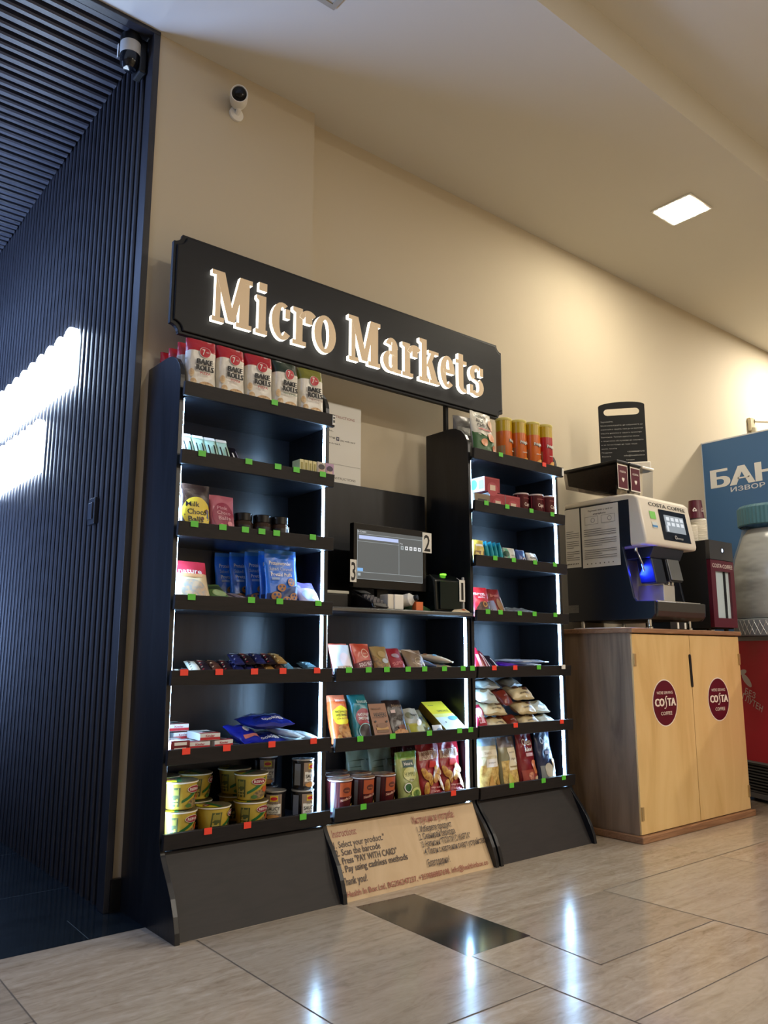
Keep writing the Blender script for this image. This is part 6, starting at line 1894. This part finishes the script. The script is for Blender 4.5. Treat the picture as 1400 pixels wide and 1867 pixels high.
for x, y, z, r, d in ((1.590, Y0 + 0.002, 0, 4, 'lower front one beside the light strip'), (1.596, Y0 + 0.012, 0.0998, 12, 'upper front one beside the light strip'), (1.510, Y0 + 0.052, 0, -40, 'lower one behind, next to the yellow cups'), (1.540, 2.486, 0, -60, 'lower one at the back'), (1.538, 2.488, 0.0998, -30, 'upper one at the back')):
    put('saucy', x, y, ZL[6] + z, 'black noodle tin, ' + d, 'noodle tin', g, rz=r)

# --- middle bay
put('silverpouch', 1.741, Y0, ZM[0], 'silver white pouch at the noodle-tower end of the middle bay', 'snack bag', lean=20, rz=-3)
put('orangepouch', 1.770, Y0 + 0.052, ZM[0], 'orange red nut pouch half hidden behind the silver pouch', 'snack bag', 'orange red nut pouches', lean=14, rz=0)
put('orangepouch', 1.834, Y0, ZM[0], 'orange red nut pouch standing beside the silver pouch', 'snack bag', 'orange red nut pouches', lean=16, rz=0)
put('goldpouch', 1.926, Y0, ZM[0], 'golden brown pouch beside the orange nut pouch', 'snack bag', lean=22, rz=2)
put('redpouch', 2.006, Y0, ZM[0], 'dark red pouch between the golden and the brown pouch', 'snack bag', lean=28, rz=4)
put('brownpouch', 2.062, Y0 + 0.040, ZM[0], 'brown pouch half hidden behind the dark red pouch', 'snack bag', 'brown nut pouches', lean=26, rz=-2)
put('brownpouch', 2.098, Y0, ZM[0], 'brown pouch leaning beside the long blue bars', 'snack bag', 'brown nut pouches', lean=30, rz=0)
for k in range(2):
    put('bluelong', 2.205 + 0.020 * k, Y0 + 0.004 + 0.03 * k, ZM[0] + 0.024 * k, 'long blue grey nut bar, %s of the crossed pair' % ('lower', 'upper')[k], 'nut bar', 'long blue grey nut bars', lean=80, rz=(34, 44)[k])
put('tealbar', 2.272, Y0 + 0.002, ZM[0], 'short teal nut bar lying below the long beige bars', 'nut bar', lean=82, rz=30)
for k in range(2):
    put('beigelong', 2.322 - 0.012 * k, Y0 + 0.003 + 0.022 * k, ZM[0] + 0.002 + 0.026 * k, 'long beige nut bar, %s one beside the light strip' % ('lower', 'upper')[k], 'nut bar', 'long beige nut bars', lean=80, rz=(26, 38)[k])

put('orangetall', 1.740, Y0, ZM[1], 'tall orange biscuit bag with yellow disc, leaning at the noodle-tower end', 'biscuit bag', lean=17, rz=-4)
put('tealtall', 1.832, Y0 + 0.002, ZM[1], 'tall teal biscuit bag beside the orange one', 'biscuit bag', lean=15, rz=-3)
put('waferbox', 1.922, Y0 + 0.001, ZM[1], 'brown wafer carton leaning beside the teal bag', 'carton', lean=24, rz=-4)
put('waferbag', 2.008, Y0 + 0.002, ZM[1], 'dark brown wafer bag leaning beside the brown carton', 'biscuit bag', lean=24, rz=-2)
put('greypouch', 2.090, Y0 + 0.002, ZM[1], 'grey pouch with green foot beside the dark wafer bag', 'snack bag', lean=34, rz=4)
put('olivepouch', 2.162, Y0 + 0.030, ZM[1], 'olive pouch leaning behind the grey pouch and the yellow carton', 'snack bag', lean=38, rz=6)
put('whitesachet', 2.198, Y0, ZM[1], 'small white sachet leaning in front of the olive pouch', 'sachet', lean=20)
put('yellowbox', 2.286, Y0, ZM[1], 'yellow and pale blue carton tipped far back beside the light strip', 'carton', lean=56, rz=0)

g = 'soup cups on the bottom shelf'
for x, y, r, d in ((1.750, Y0, -8, 'front one nearest the noodle tower'), (1.852, Y0 + 0.001, -4, 'front one in the middle'), (1.952, Y0 + 0.002, 0, 'front one beside the green chips'), (1.800, 2.415, 20, 'second rank, nearest the noodle tower'), (1.901, 2.416, -30, 'second rank, next to the pale green bags'),
                   (1.750, 2.496, 0, 'back rank, nearest the noodle tower'), (1.851, 2.497, 60, 'back rank, in the middle')):
    put('soup', x, y, ZM[2], 'brown and orange soup cup, ' + d, 'soup cup', g, rz=r)
put('palegreen', 1.978, 2.530, ZM[2], 'pale green chip bag at the very back behind the soup cups', 'snack bag', 'pale green chip bags', lean=3, rz=-4)
put('palegreen', 2.042, 2.470, ZM[2], 'pale green chip bag behind the bright green chip bag', 'snack bag', 'pale green chip bags', lean=5, rz=6)
put('greenchips', 2.065, Y0, ZM[2], 'bright green chip bag standing beside the soup cups', 'snack bag', lean=7, rz=3)
put('maroonbag', 2.130, 2.500, ZM[2], 'maroon crisp bag at the back behind the bright green bag', 'snack bag', 'maroon crisp bags', lean=3, rz=4)
put('maroonbag', 2.222, 2.475, ZM[2], 'maroon crisp bag behind the front red crisp bag', 'snack bag', 'maroon crisp bags', lean=4, rz=-6)
put('redcrisps', 2.183, Y0, ZM[2], 'red crisp bag standing beside the green chip bag', 'snack bag', 'red crisp bags', lean=7, rz=0)
put('redcrisps', 2.303, Y0 + 0.002, ZM[2], 'red crisp bag standing beside the light strip of the middle bay', 'snack bag', 'red crisp bags', lean=6, rz=0)

# --- tower beside the coffee cabinet
put('greybag', 2.478, 2.420, ZR[0], 'grey snack bag behind the rice chips on top of the tower', 'snack bag', lean=4, rz=-8)
put('rice', 2.510, Y0, ZR[0], 'white and green bag of rice chips on top of the tower', 'snack bag', lean=5, rz=5)
put('silverflat', 2.625, Y0 + 0.004, ZR[0], 'silver sachet lying between the rice chips and the crisp tubes', 'sachet', lean=88, rz=40)
g = 'crisp tubes on top of the tower'
for k, (x, y, kd, r) in enumerate(((2.712, Y0 + 0.050, 'tube_orange', 8), (2.790, Y0 + 0.030, 'tube_orange', -20), (2.868, Y0 + 0.012, 'tube_orange', -22), (2.9435, Y0 + 0.002, 'tube_red', -18))):
    put(kd, x, y, ZR[0], ('orange crisp tube with yellow top, nearest the rice chips', 'orange crisp tube with yellow top, middle of the three', 'orange crisp tube with yellow top, touching the red tube', 'red crisp tube with yellow top')[k], 'crisp tube', g, rz=r)
g = 'tea cartons on the second shelf'
put('tancarton', 2.462, Y0, ZR[1], 'tan carton at the checkout end under a red carton', 'carton', g)
put('redcarton', 2.562, Y0 + 0.003, ZR[1], 'red carton between the tan carton and another red one', 'carton', g)
put('redcarton', 2.661, Y0 + 0.002, ZR[1], 'red carton standing nearest the maroon tins', 'carton', g)
put('redcarton', 2.530, Y0 + 0.010, ZR[1] + 0.0668, 'red carton with pale side on top of the others', 'carton', g)
g = 'maroon wafer tins'
for k, (x, y, r) in enumerate(((2.790, Y0 + 0.030, 4), (2.864, Y0 + 0.006, -4), (2.941, Y0, 2))):
    put('caprice', x, y, ZR[1], 'maroon wafer tin with white lid, ' + ('nearest the red cartons', 'middle of the three', 'at the coffee machine end')[k], 'tin', g, rz=r)

put('yellowbar', 2.446, Y0, ZR[2], 'yellow bar standing at the checkout end of the third shelf', 'bar', lean=10, rz=-6)
g = 'turquoise protein bars'
for k in range(5):
    put('cyanbar', 2.486 + 0.0262 * k, Y0 + 0.002, ZR[2], 'turquoise protein bar leaning back, %s from the yellow bars' % ORD[k], 'protein bar', g, lean=10, rz=68)
for k in range(3):
    put('navybar', 2.490 + 0.030 * k, Y0 + 0.062, ZR[2], 'navy protein bar behind the turquoise ones, %s from the checkout' % ORD[k], 'protein bar', 'navy protein bars', lean=10, rz=68)
put('mintpouch', 2.650, Y0, ZR[2], 'cream and mint oat bar pouch beside the turquoise bars', 'snack bag', 'cream and mint pouches', lean=10, rz=2)
put('mintpouch', 2.650, Y0 + 0.044, ZR[2], 'cream and mint oat bar pouch standing behind the front one', 'snack bag', 'cream and mint pouches', lean=8, rz=-6)
put('bluepouch', 2.724, Y0, ZR[2], 'small blue pouch with white ring beside the cream pouches', 'snack bag', lean=14, rz=4)
put('whitepouch', 2.792, Y0, ZR[2], 'small white protein pouch next to the blue pouch', 'snack bag', lean=10, rz=4)
put('whiteflat', 2.905, Y0 + 0.004, ZR[2], 'white flat bar lying beside the white pouch under the light strip', 'bar', lean=87, rz=28)

put('redsnack', 2.455, Y0, ZR[3], 'red pretzel snack bag at the checkout end of the fourth shelf', 'snack bag', 'red pretzel snack bags', lean=14, rz=-3)
put('redsnack', 2.478, Y0 + 0.050, ZR[3], 'red pretzel snack bag behind the front one', 'snack bag', 'red pretzel snack bags', lean=8, rz=4)
put('redbrown', 2.548, Y0 + 0.002, ZR[3], 'brown red snack bag leaning beside the red pretzel bag', 'snack bag', lean=22, rz=-6)
g = 'silver bars on the fourth shelf'
for k in range(7):
    put('silverbar', 2.634 + 0.0465 * k, Y0 + 0.003 + 0.003 * (k % 2), ZR[3] + 0.0005, 'silver bar in the lower layer, %s from the brown red bag' % ORD[k], 'bar', g, lean=76, rz=14)
for k in range(4):
    put('silverbar', 2.690 + 0.050 * k, Y0 + 0.006, ZR[3] + 0.018, 'silver bar in the upper layer, %s from the brown red bag' % ORD[k], 'bar', g, lean=74, rz=14)

put('redwhite', 2.440, Y0, ZR[4], 'red and white chocolate bar leaning at the checkout end', 'chocolate bar', 'red and white chocolate bars', lean=30, rz=-4)
put('redwhite', 2.440, Y0 + 0.020, ZR[4], 'red and white chocolate bar behind the front one', 'chocolate bar', 'red and white chocolate bars', lean=26, rz=-4)
for k in range(3):
    put('winered', 2.480 + 0.022 * k, Y0 + 0.004, ZR[4], 'thin wine red bar leaning, %s from the red and white bar' % ORD[k], 'chocolate bar', 'thin wine red bars', lean=38 + 5 * k, rz=-6)
for k in range(2):
    put('darkthin', 2.545 + 0.022 * k, Y0 + 0.006, ZR[4], 'thin dark bar leaning, %s from the wine red bars' % ORD[k], 'chocolate bar', 'thin dark bars', lean=50 + 6 * k, rz=-6)
for k, (x, z, r) in enumerate(((2.606, 0, -4), (2.690, 0, 3), (2.640, 0.021, -2))):
    put('violetbar', x, Y0 + 0.002, ZR[4] + z, 'violet chocolate bar, ' + ('lower one beside the thin dark bars', 'lower one beside the brown box', 'upper one lying on the two others')[k], 'chocolate bar', 'violet chocolate bars', lean=86, rz=r)
put('greenbrown', 2.785, Y0, ZR[4], 'green and brown flat box beside the violet bars', 'box', rz=2)
put('darkround', 2.868, Y0, ZR[4], 'dark bar lying beside the green and brown box', 'chocolate bar', 'dark bars at the lit end', lean=84, rz=8)
put('darkround', 2.935, Y0, ZR[4], 'dark bar lying next to the light strip', 'chocolate bar', 'dark bars at the lit end', lean=84, rz=-8)
for k in range(3):
    put('whiteflat', 2.740 + 0.072 * k, Y0 + 0.010, ZR[4] + (0.042, 0.027, 0.021)[k], 'white flat bar on top of the heap, %s from the checkout' % ORD[k], 'bar', 'white flat bars on the fifth shelf', lean=88, rz=(8, 14, 24)[k])

g = 'croissant packs on the sixth shelf'
pile = (('red_croissant', 2.450, 0.000, 0.000, 30, 0, 0, 'red croissant pack standing at the checkout end'), ('cream_croissant', 2.545, 0.000, 0.000, 66, 2, 0, 'cream croissant pack, bottom row beside the red pack'), ('brown_croissant', 2.648, 0.000, 0.000, 60, 2, 0, 'brown croissant pack, bottom row in the middle'),
        ('cream_croissant', 2.748, 0.000, 0.000, 66, -2, 0, 'cream croissant pack, bottom row beyond the brown pack'), ('white_croissant', 2.872, 0.002, 0.000, 80, 6, 0, 'white croissant pack lying flat near the light strip'),
        ('cream_croissant', 2.520, 0.008, 0.050, 62, -4, 4, 'cream croissant pack, second row at the checkout end'), ('brown_croissant', 2.622, 0.006, 0.050, 56, 6, -6, 'brown croissant pack, second row in the middle'), ('cream_croissant', 2.732, 0.006, 0.050, 62, 4, 4, 'cream croissant pack, second row beyond the brown packs'),
        ('white_croissant', 2.500, 0.014, 0.098, 58, 6, 8, 'white croissant pack, third row at the checkout end'), ('brown_croissant', 2.604, 0.012, 0.098, 54, 8, -10, 'brown croissant pack, third row in the middle'), ('cream_croissant', 2.716, 0.012, 0.100, 60, -6, 0, 'cream croissant pack, third row beyond the brown packs'),
        ('white_croissant', 2.550, 0.026, 0.144, 76, 4, 5, 'white croissant pack on top of the pile near the checkout'), ('white_croissant', 2.740, 0.022, 0.146, 76, 8, -5, 'white croissant pack on top of the pile near the light strip'), ('white_croissant', 2.850, 0.030, 0.044, 64, -10, 0, 'white croissant pack peeping out behind the cream packs'))
for kd, x, dy, dz, ln, r, rl, d in pile:
    put(kd, x, Y0 + dy, ZR[5] + dz, d, 'croissant pack', g, rz=r, lean=ln, roll=rl)

put('clearpasta', 2.490, Y0, ZR[6], 'clear bag of yellow snacks with blue top at the checkout end', 'snack bag', lean=6, rz=-3)
put('clearchips', 2.625, Y0, ZR[6], 'clear bag of chips with long cream label', 'snack bag', lean=6, rz=6)
put('ovenred', 2.745, Y0 + 0.002, ZR[6], 'dark red bag of baked crisps', 'snack bag', lean=6, rz=8)
put('ovenblue', 2.868, Y0 + 0.002, ZR[6], 'navy bag of baked crisps beside the light strip', 'snack bag', lean=6, rz=8)
